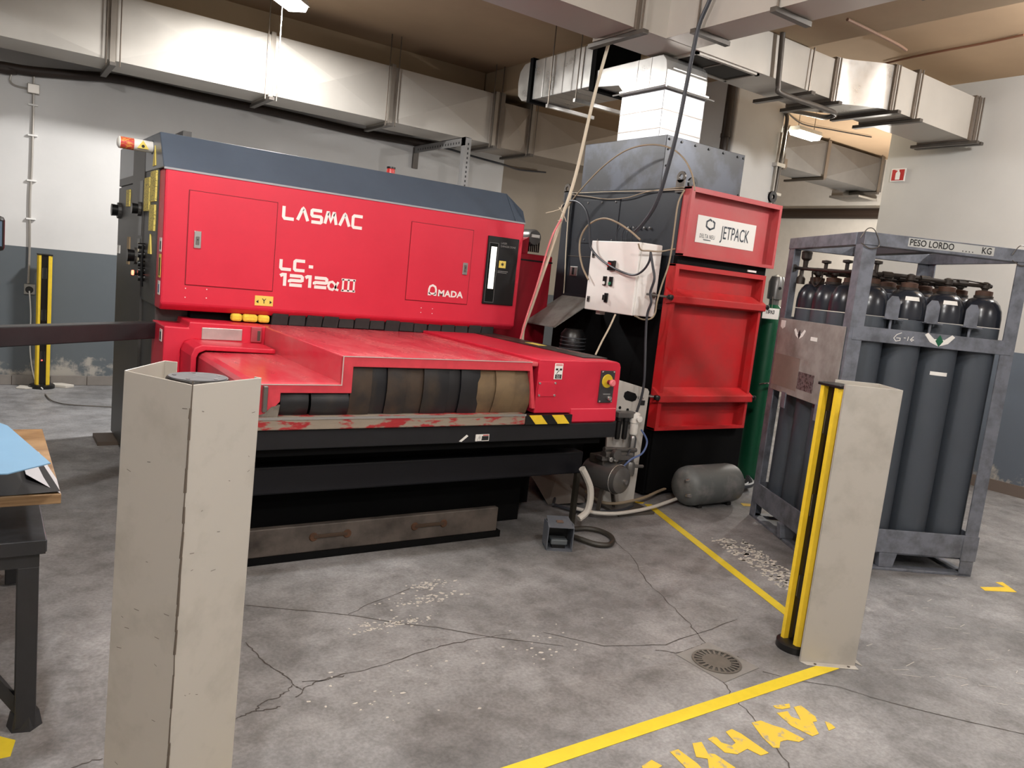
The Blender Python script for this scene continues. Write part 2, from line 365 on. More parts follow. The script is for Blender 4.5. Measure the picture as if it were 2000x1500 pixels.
D = {
'rope_a': ((3.846,4.75,3.338),(3.767,4.75,2.944),(3.681,4.75,2.368),(3.59,4.75,2.014),(3.481,4.75,1.621),(3.404,4.75,1.346),(3.354,4.75,1.189),(3.352,4.75,1.097)),
'rope_b': ((3.574,4.73,2.019),(3.496,4.73,1.851),(3.416,4.73,1.502),(3.353,4.73,1.268),(3.319,4.73,1.098)),
'tie_a': ((3.405,4.7,2.042),(3.522,4.7,2.084),(3.546,4.7,2.121)),
'tie_b': ((3.52,4.7,2.098),(3.565,4.7,2.056),(3.601,4.7,2.004)),
'hose_arch': ((4.06,5.422,2.032),(4.06,5.307,2.181),(4.06,5.148,2.324),(4.06,4.919,2.484),(4.06,4.695,2.588),(4.06,4.501,2.623),(4.06,4.311,2.615),(4.06,4.148,2.571),(4.06,4.019,2.488),(4.06,3.932,2.382),(4.06,3.889,2.276)),
'hose_loop': ((3.87,4.69,1.597),(3.87,4.776,1.687),(3.87,4.836,1.804),(3.87,4.843,1.911),(3.87,4.784,1.999),(3.87,4.676,2.05),(3.87,4.559,2.061),(3.87,4.42,2.027),(3.87,4.276,1.969),(3.87,4.169,1.912)),
'cable_box_front': ((3.86,5.126,2.151),(3.86,5.028,2.198),(3.86,4.908,2.187),(3.86,4.8,2.119),(3.86,4.743,2.01),(3.86,4.711,1.874),(3.86,4.664,1.816),(3.86,4.549,1.751),(3.86,4.393,1.697),(3.86,4.247,1.664),(3.86,4.15,1.665),(3.86,4.078,1.705),(3.86,4.037,1.765),(3.86,4.034,1.829)),
'cable_box_down': ((3.86,4.033,1.822),(3.86,3.996,1.731),(3.86,3.964,1.644),(3.86,3.987,1.546),(3.86,3.965,1.483),(3.86,3.989,1.391),(3.86,3.975,1.23),(3.86,3.954,1.088),(3.86,3.933,0.89),(3.86,3.964,0.718),(3.86,4.019,0.575),(3.86,4.117,0.45)),
'cable_side': ((3.833,4.14,1.88),(3.865,4.14,1.84),(3.945,4.14,1.842),(4.057,4.14,1.85),(4.197,4.14,1.883)),
'cable_thin': ((4.125,4.05,2.294),(4.081,4.05,2.202),(4.075,4.05,2.039),(4.075,4.05,1.876),(4.063,4.05,1.748),(4.025,4.05,1.616),(3.998,4.05,1.486),(3.996,4.05,1.412),(3.963,4.05,1.366),(3.88,4.05,1.354),(3.802,4.05,1.375)),
'string_a': ((4.18,5.426,2.307),(4.18,5.186,2.284),(4.18,4.953,2.258),(4.18,4.708,2.264),(4.18,4.523,2.298),(4.18,4.339,2.315),(4.18,4.117,2.323)),
'string_b': ((4.18,5.429,2.321),(4.18,4.87,2.316),(4.18,4.486,2.309),(4.18,4.114,2.308)),
'string_down': ((4.17,5.413,2.306),(4.17,5.425,2.176),(4.17,5.404,1.87),(4.17,5.376,1.607),(4.17,5.364,1.462)),
'power_cable': ((3.97,3.858,3.623),(3.97,3.898,3.504),(3.97,3.966,3.355),(3.97,3.991,3.161),(3.97,4.014,2.929),(3.97,4.042,2.658),(3.97,4.085,2.434),(3.97,4.128,2.259),(3.97,4.183,2.135),(3.97,4.27,2.033),(3.97,4.341,1.977)),
'box_to_table': ((3.842,4.3,1.363),(3.799,4.3,1.263),(3.746,4.3,1.162),(3.698,4.3,1.059)),
'lead_0': ((4.1,4.648,2.032),(4.1,4.678,2.0),(4.1,4.688,1.953),(4.1,4.686,1.913)),
'lead_1': ((4.1,4.584,2.032),(4.1,4.613,2.001),(4.1,4.622,1.954),(4.1,4.621,1.914)),
'lead_2': ((4.1,4.532,2.033),(4.1,4.56,2.001),(4.1,4.569,1.954),(4.1,4.568,1.915)),
'lead_3': ((4.1,4.474,2.033),(4.1,4.503,2.002),(4.1,4.512,1.955),(4.1,4.51,1.917)),
'hose_tank_a': ((4.526,4.168,0.05),(4.297,4.079,0.05),(4.092,3.994,0.05),(3.901,3.939,0.05),(3.735,3.92,0.05),(3.646,3.955,0.05),(3.654,4.078,0.05),(3.701,4.222,0.05)),
'hose_tank_b': ((4.403,3.937,0.04),(4.199,3.871,0.04),(3.976,3.803,0.04),(3.765,3.764,0.04),(3.571,3.759,0.04),(3.438,3.818,0.04),(3.37,3.929,0.04)),
'hose_black_floor': ((3.307,4.104,0.02),(3.373,3.957,0.02),(3.529,3.868,0.02),(3.735,3.859,0.02),(3.885,3.916,0.02)),
'hose_white': ((3.099,3.6,0.424),(3.151,3.6,0.355),(3.187,3.6,0.286),(3.196,3.6,0.201),(3.177,3.6,0.135),(3.12,3.6,0.097)),
'pedal_cable': ((3.117,3.629,0.02),(3.205,3.613,0.02),(3.263,3.555,0.02),(3.27,3.464,0.02),(3.221,3.374,0.02),(3.141,3.325,0.02),(3.073,3.355,0.02),(3.041,3.439,0.02),(3.019,3.511,0.02)),
'hose_black_a': ((3.542,4.535,0.03),(3.528,4.399,0.03),(3.418,4.229,0.03),(3.286,4.077,0.03)),
'wall_pipe': ((-0.034,8.86,2.945),(0.12,8.86,2.967),(0.358,8.86,2.977),(0.733,8.86,3.025),(1.129,8.86,3.071),(1.899,8.86,3.064),(2.762,8.86,3.061),(3.609,8.86,3.04),(4.271,8.86,3.056),(4.695,8.86,3.071)),
'wall_cable': ((4.057,8.84,3.057),(4.4,8.84,3.059),(4.831,8.84,3.063),(5.211,8.84,3.034),(5.649,8.84,3.011),(6.018,8.84,3.033),(6.441,8.84,3.095),(6.706,8.84,3.118),(6.862,8.84,3.178)),
'floor_cable': ((0.504,8.349,0.01),(0.534,8.041,0.01),(0.623,7.869,0.01),(0.757,7.794,0.01),(0.995,7.716,0.01)),
'cord_left': ((0.394,8.84,0.916),(0.407,8.84,0.678),(0.426,8.84,0.327),(0.461,8.84,0.073),(0.507,8.84,-0.055)),
'ceil_cable': ((7.077,4.576,3.93),(7.03,4.275,3.93),(7.008,3.938,3.93),(7.0,3.633,3.93),(6.966,3.301,3.93)),
'ceil_cable2': ((5.186,3.695,3.66),(5.419,3.697,3.66),(5.856,3.707,3.66),(6.045,3.729,3.66)),
'corridor_cable': ((8.553,6.665,3.9),(8.511,6.32,3.9),(8.619,6.235,3.9),(8.56,5.999,3.9)),
'L_I1': ((1.968,1.651),(2.006,1.649),(2.007,1.559),(1.987,1.486),(1.942,1.507)),
'L_I2': ((2.08,1.652),(2.118,1.644),(2.087,1.587),(2.106,1.572),(2.113,1.488),(2.032,1.464),(1.987,1.486),(2.062,1.565),(2.032,1.59)),
'L_CH': ((2.154,1.647),(2.195,1.65),(2.183,1.61),(2.204,1.58),(2.231,1.586),(2.253,1.65),(2.289,1.652),(2.298,1.617),(2.295,1.492),(2.255,1.495),(2.242,1.543),(2.182,1.537),(2.148,1.564),(2.154,1.618)),
'L_A': ((2.396,1.648),(2.442,1.643),(2.46,1.6),(2.482,1.568),(2.495,1.489),(2.46,1.487),(2.43,1.515),(2.395,1.519),(2.358,1.495),(2.338,1.507),(2.355,1.567)),
'L_Y1': ((2.549,1.651),(2.602,1.641),(2.581,1.61),(2.597,1.577),(2.623,1.611),(2.655,1.651),(2.692,1.645),(2.675,1.568),(2.653,1.545),(2.63,1.549),(2.581,1.488),(2.542,1.488),(2.526,1.569)),
'L_Y2': ((2.68,1.529),(2.692,1.517),(2.68,1.484),(2.637,1.484)),
'L_breve': ((2.58,1.692),(2.658,1.674),(2.635,1.653),(2.594,1.66),(2.576,1.676)),
'cracks': (((0.887,2.939),(0.9,2.843),(0.907,2.767),(0.937,2.671),(0.951,2.625),(0.956,2.553),(0.975,2.514),(1.023,2.543),(1.105,2.559),(1.207,2.557),(1.33,2.569),(1.443,2.593),(1.598,2.618),(1.773,2.617),(1.948,2.598)),((0.959,2.563),(0.928,2.527),(0.89,2.506),(0.826,2.491),(0.791,2.461),(0.75,2.436),(0.707,2.432)),((0.787,2.446),(0.821,2.445),(0.871,2.444)),((0.975,2.514),(0.935,2.479)),((0.99,2.569),(1.08,2.546),(1.146,2.55)),((0.978,3.276),(1.128,3.175),(1.281,3.078),(1.392,2.997),(1.53,2.868),(1.661,2.78),(1.844,2.604),(2.095,2.417)),((3.28,3.422),(3.192,3.177),(2.998,2.844),(2.916,2.615),(2.835,2.395),(2.785,2.283),(2.741,2.186)),((2.532,1.904),(2.479,1.805),(2.436,1.676),(2.377,1.559),(2.314,1.424),(2.248,1.336)),((2.776,1.895),(2.861,1.776),(2.99,1.668),(3.04,1.56),(3.15,1.404),(3.264,1.259),(3.382,1.122)),((2.531,2.169),(2.746,2.184),(2.636,2.177)),((0.206,2.364),(0.26,2.38),(0.314,2.382)),((1.358,3.032),(1.485,3.098),(1.74,3.189)),((2.531,2.169),(2.501,2.202),(2.463,2.227)),((2.781,2.037),(2.781,1.925)),((3.101,2.304),(2.544,2.245),(2.268,2.346),(2.088,2.558))),
'L_E': ((1.805,1.633),(1.851,1.647),(1.881,1.621),(1.93,1.634),(1.945,1.606),(1.962,1.559),(1.921,1.52),(1.768,1.593)),
'slab': ((2.521,2.159),(2.757,2.185),(2.786,1.923),(2.533,1.899)),
'shadowwhite': ((3.929,3.292),(4.184,3.173),(4.03,2.616),(3.599,2.307),(3.696,2.651)),
'Lmark': ((5.001,2.037),(5.163,1.995),(5.209,2.045),(5.27,2.015),(5.159,1.892),(4.951,2.0)),
'Lmark2': ((5.005,2.036),(5.183,1.972),(5.211,2.04),(5.264,2.022),(5.165,1.898),(4.972,1.992)),
}

# ================================================================= THE SETTING
M_FLOOR = floor_material()
W_BACK = banded_wall('back_wall_plaster', 1.35, (212, 210, 207), (96, 102, 106))
W_REC = banded_wall('recess_wall_plaster', 1.35, (158, 148, 136), (92, 96, 100))
W_RIGHT = banded_wall('right_wall_plaster', 1.35, (188, 185, 180), (96, 104, 114))
floor = struct(B(-6, 12, -6, 10.2, -0.2, 0).done('floor', M_FLOOR)); floor['label'] = 'worn grey concrete floor with stains and cracks'
# expansion cracks and slab joints in the concrete
mb = MB()
for i, l in enumerate(D['cracks']):
    l2 = []
    for a, b in zip(l, l[1:]):
        n = 5
        for k in range(n):
            t = k/n; j = 0.0 if k == 0 else random.uniform(-.006, .006)
            l2.append((a[0]+(b[0]-a[0])*t+j, a[1]+(b[1]-a[1])*t-j))
    l2.append(l[-1])
    r = ribbon(l2, (lambda i: random.uniform(.0022, .006)), 0.0012); mb.add(r.v, r.f)
o = mb.done('crack', M_CRACK, floor); o['kind'] = 'stuff'
o = MB().prism(D['slab'], 'z', 0.0, 0.003).done('drain_surround', mat('drain_cement', (128, 125, 122), 0.7, var=0.1, scale=12), floor)

struct(B(-6, 5.70, 8.93, 9.5, 0, 4.2).done('wall_back', W_BACK))
struct(B(5.70, 12, 9.6, 9.9, 0, 4.2).done('wall_back_recess', W_REC))
struct(B(-6.2, -6, -6, 10, 0, 4.2).done('wall_left', W_BACK))
struct(B(-6, 8.13, -6.2, -6, 0, 4.2).done('wall_near', W_BACK))
struct(B(8.13, 8.45, -6, 5.02, 0, 4.2).done('wall_right', W_RIGHT))
struct(B(11.5, 11.8, 4.7, 10, 0, 4.2).done('wall_corridor_end', mat('corridor_white', (206, 200, 192), 0.8, var=0.04)))
struct(B(8.45, 11.8, 4.7, 5.02, 0, 4.2).done('wall_corridor_side', W_RIGHT))
struct(B(6.74, 7.56, 6.0, 6.8, 0, 4.0).done('wall_pillar', W_BACK, bevel=0.02))
struct(B(-6.2, 12, -6.2, 10.2, 3.95, 4.2).done('ceiling', M_CEIL))
struct(B(5.02, 5.62, -6, 9.6, 3.68, 3.96).done('trim_1', M_BEAM, bevel=0.01))
struct(B(-6, 5.0, 8.45, 8.95, 3.72, 3.96).done('trim_2', M_BEAM))
# tiled skirting along the back wall
bb = struct(B(-6, 5.70, 8.915, 8.93, 0, 0.085).done('baseboard_back', M_BROWN))
tile_me = None
for i in range(20):
    x0 = -0.72 + i*0.325
    if x0 > 5.3: break
    if tile_me is None:
        o = B(0, 0.32, -0.013, 0, 0.002, 0.1).done('tile', M_TILE, bb, bevel=0.002, world=False); tile_me = o
    else:
        o = tile_me.copy(); COL.objects.link(o); o.parent = bb
    o.location = (x0, 8.915, 0)
struct(B(8.112, 8.13, -6, 5.02, 0, 0.11).done('baseboard_right', M_BROWN))

# ---------------------------------------------------------------- floor markings
mk = lambda pts: MB().prism(pts, 'z', 0.0005, 0.002)
solid('floor_line', B(-0.9, 3.14, 1.768, 1.828, 0.0005, 0.002), M_MARK, 'wide yellow line across the foreground floor ending at the right guard post', 'floor marking')
solid('floor_line', mk([(4.062, 3.972), (4.118, 3.955), (3.446, 2.215), (3.382, 2.215)]), M_MARK, 'yellow line running from the grey air tank to the right guard post', 'floor marking')
solid('floor_line', mk([(-.5, 2.57), (-.5, 2.50), (0.085, 2.50), (0.1, 2.58), (0.02, 2.66)]), M_MARK, 'yellow line end beside the foot of the workbench', 'floor marking')
solid('corner_mark', mk(D['Lmark2']), M_YELP, 'yellow V-shaped corner mark on the floor right of the cylinder cage', 'floor marking')
solid('corner_mark', mk([(4.06, 3.99), (4.10, 4.01), (4.02, 4.06), (3.98, 4.03)]), M_YELP, 'small yellow tape patch at the far end of the long yellow line', 'floor marking')
solid('corner_mark', mk([(4.91, 3.78), (4.985, 3.74), (4.95, 3.68), (4.87, 3.72)]), M_YELP, 'yellow tape patch between the air tank and the cage foot', 'floor marking')
lt = thing('painted_lettering', 'worn yellow capital letters ИЧАЙ painted on the floor below the yellow line', 'floor marking', (2.3, 1.57, 0))
for k in (('L_E',), ('L_I1', 'L_I2'), ('L_CH',), ('L_A',), ('L_Y1', 'L_Y2', 'L_breve')):
    mb = MB()
    if k[0] == 'L_E': mb.prism([(1.80, 1.49), (1.86, 1.485), (1.90, 1.51), (1.875, 1.545), (1.84, 1.53), (1.83, 1.56), (1.845, 1.60), (1.885, 1.605), (1.875, 1.645), (1.82, 1.635), (1.79, 1.57)], 'z', 0.0005, 0.002)
    else:
        for q in k: mb.prism(D[q], 'z', 0.0005, 0.002)
    mb.done('letter', M_MARKW, lt)
# worn white stencil: scattered flakes of paint that are left of it
mb = MB(); rnd = random.Random(3)
A0, A1 = Vector((3.96, 3.25)), Vector((3.66, 2.40)); ax_ = (A1-A0); nn = Vector((-ax_.y, ax_.x)).normalized()
for i in range(430):
    t = rnd.random(); s = rnd.uniform(0.0, 0.24)
    if 0.03 < (t*9 % 1) < 0.16: continue
    c = A0 + ax_*t + nn*s; q = rnd.uniform(.006, .02)
    n = 6; a0 = rnd.random()*6
    mb.prism([(c.x+q*rnd.uniform(.5, 1.5)*math.cos(a0+2*math.pi*j/n), c.y+.6*q*rnd.uniform(.5, 1.5)*math.sin(a0+2*math.pi*j/n)) for j in range(n)], 'z', 0.0005, 0.0016)
o = solid('painted_lettering', mb, mat('worn_white_paint', (205, 200, 190), 0.7), 'illegible worn white stencil flaking off the floor beside the long yellow line', 'floor marking'); o['kind'] = 'stuff'
mb = MB()
for i in range(60):
    c = Vector((rnd.uniform(3.4, 5.3), rnd.uniform(1.2, 2.3)))
    if 1: 
        a = rnd.uniform(-.9, .3); l = rnd.uniform(.01, .05); d = Vector((math.cos(a), math.sin(a)))
        r_ = ribbon([tuple(c-d*l), tuple(c), tuple(c+d*l*.8)], .003, 0.0014); mb.add(r_.v, r_.f)
o = mb.done('scratch', mat('scratch_white', (196, 190, 182), 0.7), floor); o['kind'] = 'stuff'

# pale scuffs and spilt filler on the concrete in front of the machine
mb = MB()
for (cx, cy, sx_, sy_, n_) in ((1.48, 2.88, .22, .03, 90), (1.75, 3.05, .2, .05, 70), (1.85, 3.2, .13, .06, 60), (2.0, 2.45, .35, .2, 30), (1.2, 2.4, .35, .3, 25)):
    for i in range(n_):
        c = Vector((cx+rnd.gauss(0, sx_*.5), cy+rnd.gauss(0, sy_*.5)-.25*(rnd.random()-.5)*sx_)); q = rnd.uniform(.002, .010)
        a0 = rnd.random()*6
        mb.prism([(c.x+q*rnd.uniform(.4, 1.6)*math.cos(a0+2*math.pi*j/5), c.y+.7*q*rnd.uniform(.4, 1.6)*math.sin(a0+2*math.pi*j/5)) for j in range(5)], 'z', 0.0002, 0.0014)
o = mb.done('scuff', mat('scratch_white', (196, 190, 182), 0.7), floor); o['kind'] = 'stuff'

# round floor drain
dr = thing('floor_drain', 'round slotted metal drain cover set in the floor below the yellow line', 'drain', (2.645, 2.038, 0))
MB().lathe([(0.0, 0.003), (0.062, 0.003), (0.062, 0.0062), (0.0, 0.0062)], (2.645, 2.038, 0), n=40).done('cover', mat('drain_iron', (112, 108, 102), 0.5, 0.4, var=0.15, scale=20), dr)
MB().lathe([(0.062, 0.003), (0.1, 0.003), (0.1, 0.0045), (0.062, 0.0045)], (2.645, 2.038, 0), n=40).done('gutter', M_BLK, dr)
MB().lathe([(0.096, 0.003), (0.106, 0.003), (0.106, 0.007), (0.096, 0.007)], (2.645, 2.038, 0), n=40).done('rim', mat('drain_iron', (112, 108, 102)), dr)
rib0 = None
for i in range(22):
    if rib0 is None: rib0 = o = MB().box(0.058, 0.099, -0.005, 0.005, 0.003, 0.0066).done('bar', MATS['drain_iron'], dr, world=False)
    else: o = rib0.copy(); COL.objects.link(o); o.parent = dr
    o.rotation_euler.z = 2*math.pi*i/22

# ================================================================= LASER CUTTING MACHINE
mc = thing('laser_cutting_machine', 'large red and dark grey sheet metal laser cutting machine with white lettering', 'machine', (2.05, 4.9, 0))
XL, XR, YF = 0.86, 3.37, 4.9
fp = MB().prism([(YF, 1.185), (YF, 1.962), (5.08, 1.962), (5.08, 1.15), (YF+0.035, 1.15)], 'x', XL, XR).done('front_panel', M_RED, mc, bevel=0.012)
MB().prism([(YF+.005, 1.964), (5.075, 2.175), (6.66, 2.19), (6.66, 1.964)], 'x', XL-.01, 3.29).done('top_hood', M_HOOD, mc, bevel=0.008)
MB().add([(3.29, YF+.005, 1.964), (3.375, YF+.005, 1.964), (3.36, YF+.03, 2.05), (3.315, 5.06, 2.15), (3.29, 5.075, 2.175), (3.29, 6.66, 2.19), (3.32, 6.66, 2.16), (3.375, 6.66, 1.964), (3.29, 6.66, 1.964)],
         [(0, 1, 2, 3, 4), (4, 3, 6, 5), (3, 2, 7, 6), (2, 1, 7), (0, 8, 7, 1), (5, 6, 7, 8), (0, 4, 5, 8)]).done('hood_end_cap', M_HOOD, mc)
B(XL-.008, 3.372, YF-.003, YF+.012, 1.955, 1.966).done('hood_trim', mat('hood_edge', (150, 152, 156), 0.4), mc)
# doors in the front panel: thin proud leaves with a dark gap around them
def panel_door(x0, x1, z0, z1, hx, hz0, hz1):
    B(x0-.004, x1+.004, YF-.0015, YF+.002, z0-.004, z1+.004).done('door_gap', mat('dark_red_gap', (110, 12, 24), 0.6), mc)
    d = B(x0, x1, YF-.006, YF+.002, z0, z1).done('panel_door', M_RED, mc, bevel=0.003)
    h = B(hx, hx+.04, YF-.014, YF-.004, hz0, hz1).done('latch', M_CHROME, d, bevel=0.003)
    return d
panel_door(0.993, 1.505, 1.308, 1.853, 1.027, 1.525, 1.626)
panel_door(2.432, 2.926, 1.322, 1.855, 2.86, 1.533, 1.62)
for hx, a, b in ((1.027, 1.525, 1.626), (2.86, 1.533, 1.62)):
    B(hx+.01, hx+.03, YF-.017, YF-.012, a+.02, a+.07).done('latch_lever', mat('grey_metal', (120, 118, 114), 0.35, 0.7), mc, bevel=.002)
    MB().cyl((hx+.02, YF-.018, a+.05), (hx+.02, YF-.014, a+.05), .004, n=10).done('keyhole', M_INK, mc)
# lettering
def gl(txt, x, z, w_, h, gap, wd, widths={}):
    G = {'L': [[(0, 1), (0, .14), (.12, 0), (1, 0)]], 'V': [[(0, 0), (.42, .93), (.5, 1), (.58, .93), (1, 0)]],
         'S': [[(1, 1), (.1, 1), (0, .92), (0, .6), (.1, .5), (.9, .5), (1, .42), (1, .08), (.9, 0), (0, 0)]],
         'M': [[(0, 0), (.2, .95), (.28, .95), (.5, .25), (.72, .95), (.8, .95), (1, 0)]],
         'C': [[(1, 1), (.12, 1), (0, .88), (0, .12), (.12, 0), (1, 0)]],
         '-': [[(.1, .5), (.9, .5)]],
         '1': [[(0, .86), (.35, 1.0), (.75, 1.0), (.75, -.1)]],
         '2': [[(0, .96), (.9, .96), (1, .86), (1, .56), (.9, .5), (.1, .5), (0, .42), (0, .28)], [(0, .04), (1, .04)]],
         'a': [[(1.0, .98), (.72, .3), (.45, .02), (.15, .1), (0, .42), (.1, .85), (.4, .95), (.66, .68), (.8, .1), (1.05, .02)]],
         'I': [[(-.1, .97), (2.1, .97)], [(-.1, .03), (2.1, .03)], [(.15, 0), (.15, 1)], [(1, 0), (1, 1)], [(1.85, 0), (1.85, 1)]]}
    mb = MB()
    for ch in txt:
        cw = w_*widths.get(ch, 1)
        if ch in G:
            q = strokes_mb([[(a, b) for a, b in s] for s in G[ch]], (x, YF-.0005, z), (1, 0, 0), (0, 0, 1), cw, h, wd); mb.add(q.v, q.f)
        x += cw + gap
    return mb
gl('LVSMVC', 1.547, 1.766, .066, .074, .0235, .020, {'M': 1.15}).done('lettering', M_PAPER, mc)
gl('LC-', 1.55, 1.452, .066, .06, .022, .020, {'-': .55}).done('lettering', M_PAPER, mc)
gl('1212', 1.55, 1.354, .082, .064, .02, .0205, {'1': .5}).done('lettering', M_PAPER, mc)
gl('a', 1.868, 1.346, .068, .056, .02, .015).done('lettering', M_PAPER, mc)
gl('I', 1.962, 1.345, .045, .078, .02, .013).done('lettering', M_PAPER, mc)
mb = strokes_mb([[(.3, .0), (0, 0), (0, .55), (.12, .85), (.5, 1), (.88, .85), (1, .55), (1, 0), (.7, 0)], [(0, .16), (.3, .1), (.7, .1), (1, .16)]], (2.605, YF-.0068, 1.372), (1, 0, 0), (0, 0, 1), .056, .066, .014)
mb.done('lettering', M_PAPER, mc)
text_mb('MADA', .062, (2.678, YF-.0068, 1.366), (1, 0, 0), (0, 0, 1), bold=.0022, sx=1.12, space=1.05).done('lettering', M_PAPER, mc)
# black indicator panel
ip = B(3.055, 3.327, YF-.012, YF+.01, 1.337, 1.836).done('indicator_panel', M_BLK, mc, bevel=.004)
B(3.068, 3.142, YF-.0145, YF-.011, 1.355, 1.785).done('gauge_window', mat('gauge_glass', (8, 12, 12), 0.1), ip)
MB().add(strokes_mb([[(0, 0), (1, 0), (1, 1), (0, 1), (0, 0)]], (3.066, YF-.0146, 1.353), (1, 0, 0), (0, 0, 1), .078, .434, .003).v, strokes_mb([[(0, 0), (1, 0), (1, 1), (0, 1), (0, 0)]], (3.066, YF-.0146, 1.353), (1, 0, 0), (0, 0, 1), .078, .434, .003).f).done('gauge_frame', mat('grey_line', (110, 110, 110), 0.4), ip)
B(3.084, 3.132, YF-.0165, YF-.013, 1.452, 1.76).done('gauge_light', M_GLOW, ip)
B(3.165, 3.225, YF-.0135, YF-.011, 1.612, 1.664).done('warning_sticker', M_YEL, ip)
text_mb('✱', .04, (3.18, YF-.0132, 1.625), (1, 0, 0), (0, 0, 1), thick=.0008).done('printed_symbol', M_INK, ip)
mg = mat('grey_print', (140, 140, 138), 0.6)
text_mb('LASER', .02, (3.165, YF-.0125, 1.786), (1, 0, 0), (0, 0, 1)).done('lettering', mg, ip)
text_mb('DANGER ZONE', .02, (3.165, YF-.0125, 1.764), (1, 0, 0), (0, 0, 1), sx=.95).done('lettering', mg, ip)
B(3.16, 3.25, YF-.0128, YF-.0115, 1.585, 1.589).done('print_line', mg, ip); B(3.16, 3.24, YF-.0128, YF-.0115, 1.575, 1.578).done('print_line', mg, ip)
# axis sticker
st = B(1.402, 1.516, YF-.0025, YF, 1.212, 1.274).done('axis_sticker', M_YEL, mc, bevel=.002)
text_mb('Y', .045, (1.445, YF-.003, 1.227), (1, 0, 0), (0, 0, 1)).done('lettering', M_INK, st)
for s, x in ((-1, 1.418), (1, 1.5)):
    MB().prism([(x+s*.008, 1.237), (x-s*.006, 1.247), (x-s*.006, 1.227)], 'y', YF-.0045, YF-.003).done('arrow', M_INK, st)
for x, z in ((0.995, 1.285), (1.115, 1.288), (0.995, 1.232), (1.115, 1.236), (2.56, 1.272), (2.65, 1.272), (2.56, 1.24), (2.65, 1.238)):
    MB().cyl((x, YF-.002, z), (x, YF+.002, z), .0035, n=8).done('plug', M_WHITE, mc)
# left flank: dark cabinet with seams, recesses, stickers and knobs
B(XL+.004, 3.2, 5.08, 6.66, 0.02, 1.966).done('side_cabinet', M_DARK, mc, bevel=.004)
B(XL-.008, XL+.02, 6.02, 6.67, .03, 1.905).done('side_door', M_DARK, mc, bevel=.004)
B(XL-.008, XL+.02, 6.02, 6.67, 1.915, 2.17).done('side_door', M_DARK, mc, bevel=.004)
B(XL-.012, XL+.02, 5.53, 6.0, .03, 2.16).done('side_panel', M_DARK, mc, bevel=.003)
B(XL-.006, XL+.02, 5.083, 5.52, 1.16, 1.965).done('side_panel', M_DARK, mc, bevel=.003)
B(XL-.014, XL, 5.56, 5.68, 1.565, 1.915).done('slot', M_BLK, mc)
B(XL-.014, XL, 5.60, 5.70, 1.37, 1.545).done('slot', M_BLK, mc)
B(XL-.018, XL-.01, 5.62, 5.67, 1.39, 1.52).done('gauge_strip', mat('cream_strip', (190, 184, 160), .5), mc)
MB().box(1.0, 1.6, 5.9, 6.66, 2.18, 2.24).box(1.0, 1.05, 5.2, 6.66, 2.18, 2.22).done('roof_frame', M_DARK, mc)
for (y0, y1, z0, z1, mm) in ((5.11, 5.29, 1.775, 1.955, M_YSTK), (5.32, 5.50, 1.72, 1.925, M_YSTK), (5.12, 5.29, 1.60, 1.755, M_YSTK), (6.1, 6.25, 1.76, 1.875, M_YSTK), (6.03, 6.13, 1.36, 1.55, mat('tan_card', (164, 140, 104), .6)), (6.5, 6.6, 1.42, 1.48, M_PAPER)):
    B(XL-.0165, XL-.004, y0, y1, z0, z1).done('notice', mm, mc)
for (y, z, h) in ((5.2, 2.045, .12), (5.25, 1.52, .12)):
    MB().prism([(y-.05, z-h/2), (y+.05, z-h/2), (y, z+h/2)], 'x', XL-.014, XL-.004).done('warning_triangle', M_YEL, mc)
for (z0, z1, mm) in ((1.485, 1.565, M_PAPER), (1.335, 1.47, M_YEL), (1.235, 1.315, M_PAPER)):
    s_ = B(XL-.0025, XL+.001, 4.925, 4.985, z0, z1).done('edge_sticker', mm, mc)
    B(XL-.0035, XL, 4.935, 4.965, z0+.012, z1-.02).done('printed_symbol', mat('blue_print', (50, 90, 140), .5) if z1 < 1.32 else M_INK, s_)
for (y, z, r, l) in ((6.56, 1.735, .045, .05), (5.64, 1.735, .035, .045), (5.72, 1.43, .042, .05)):
    k_ = MB().cyl((XL-.02-l, y, z), (XL-.02, y, z), r, r*.9, n=12).done('knob', M_BLK, mc, smooth=True)
    MB().cyl((XL-.03, y, z), (XL-.008, y, z), r*1.3, n=16).done('knob_collar', M_DARK, k_)
for i, z in enumerate((1.50, 1.445, 1.39, 1.345, 1.30)):
    MB().cyl((XL-.045, 5.47-.01*i, z), (XL-.005, 5.47-.01*i, z), .019, .022, n=12).done('push_button', M_BLK, mc, smooth=True)
MB().lathe([(0.001, -.004), (.014, -.002), (.016, .0), (.016, .012)], (XL-.06, 5.56, 1.325), ax='x', n=12).done('indicator_light', M_REDL, mc)
MB().cyl((XL-.05, 5.56, 1.325), (XL-.01, 5.56, 1.325), .016, n=12).done('indicator_stem', M_BLK, mc)
MB().tube([(XL-.03, 5.36, 1.51), (XL-.035, 5.36, 1.4), (XL-.03, 5.36, 1.25)], .008).done('wire', M_BLK, mc, smooth=True)
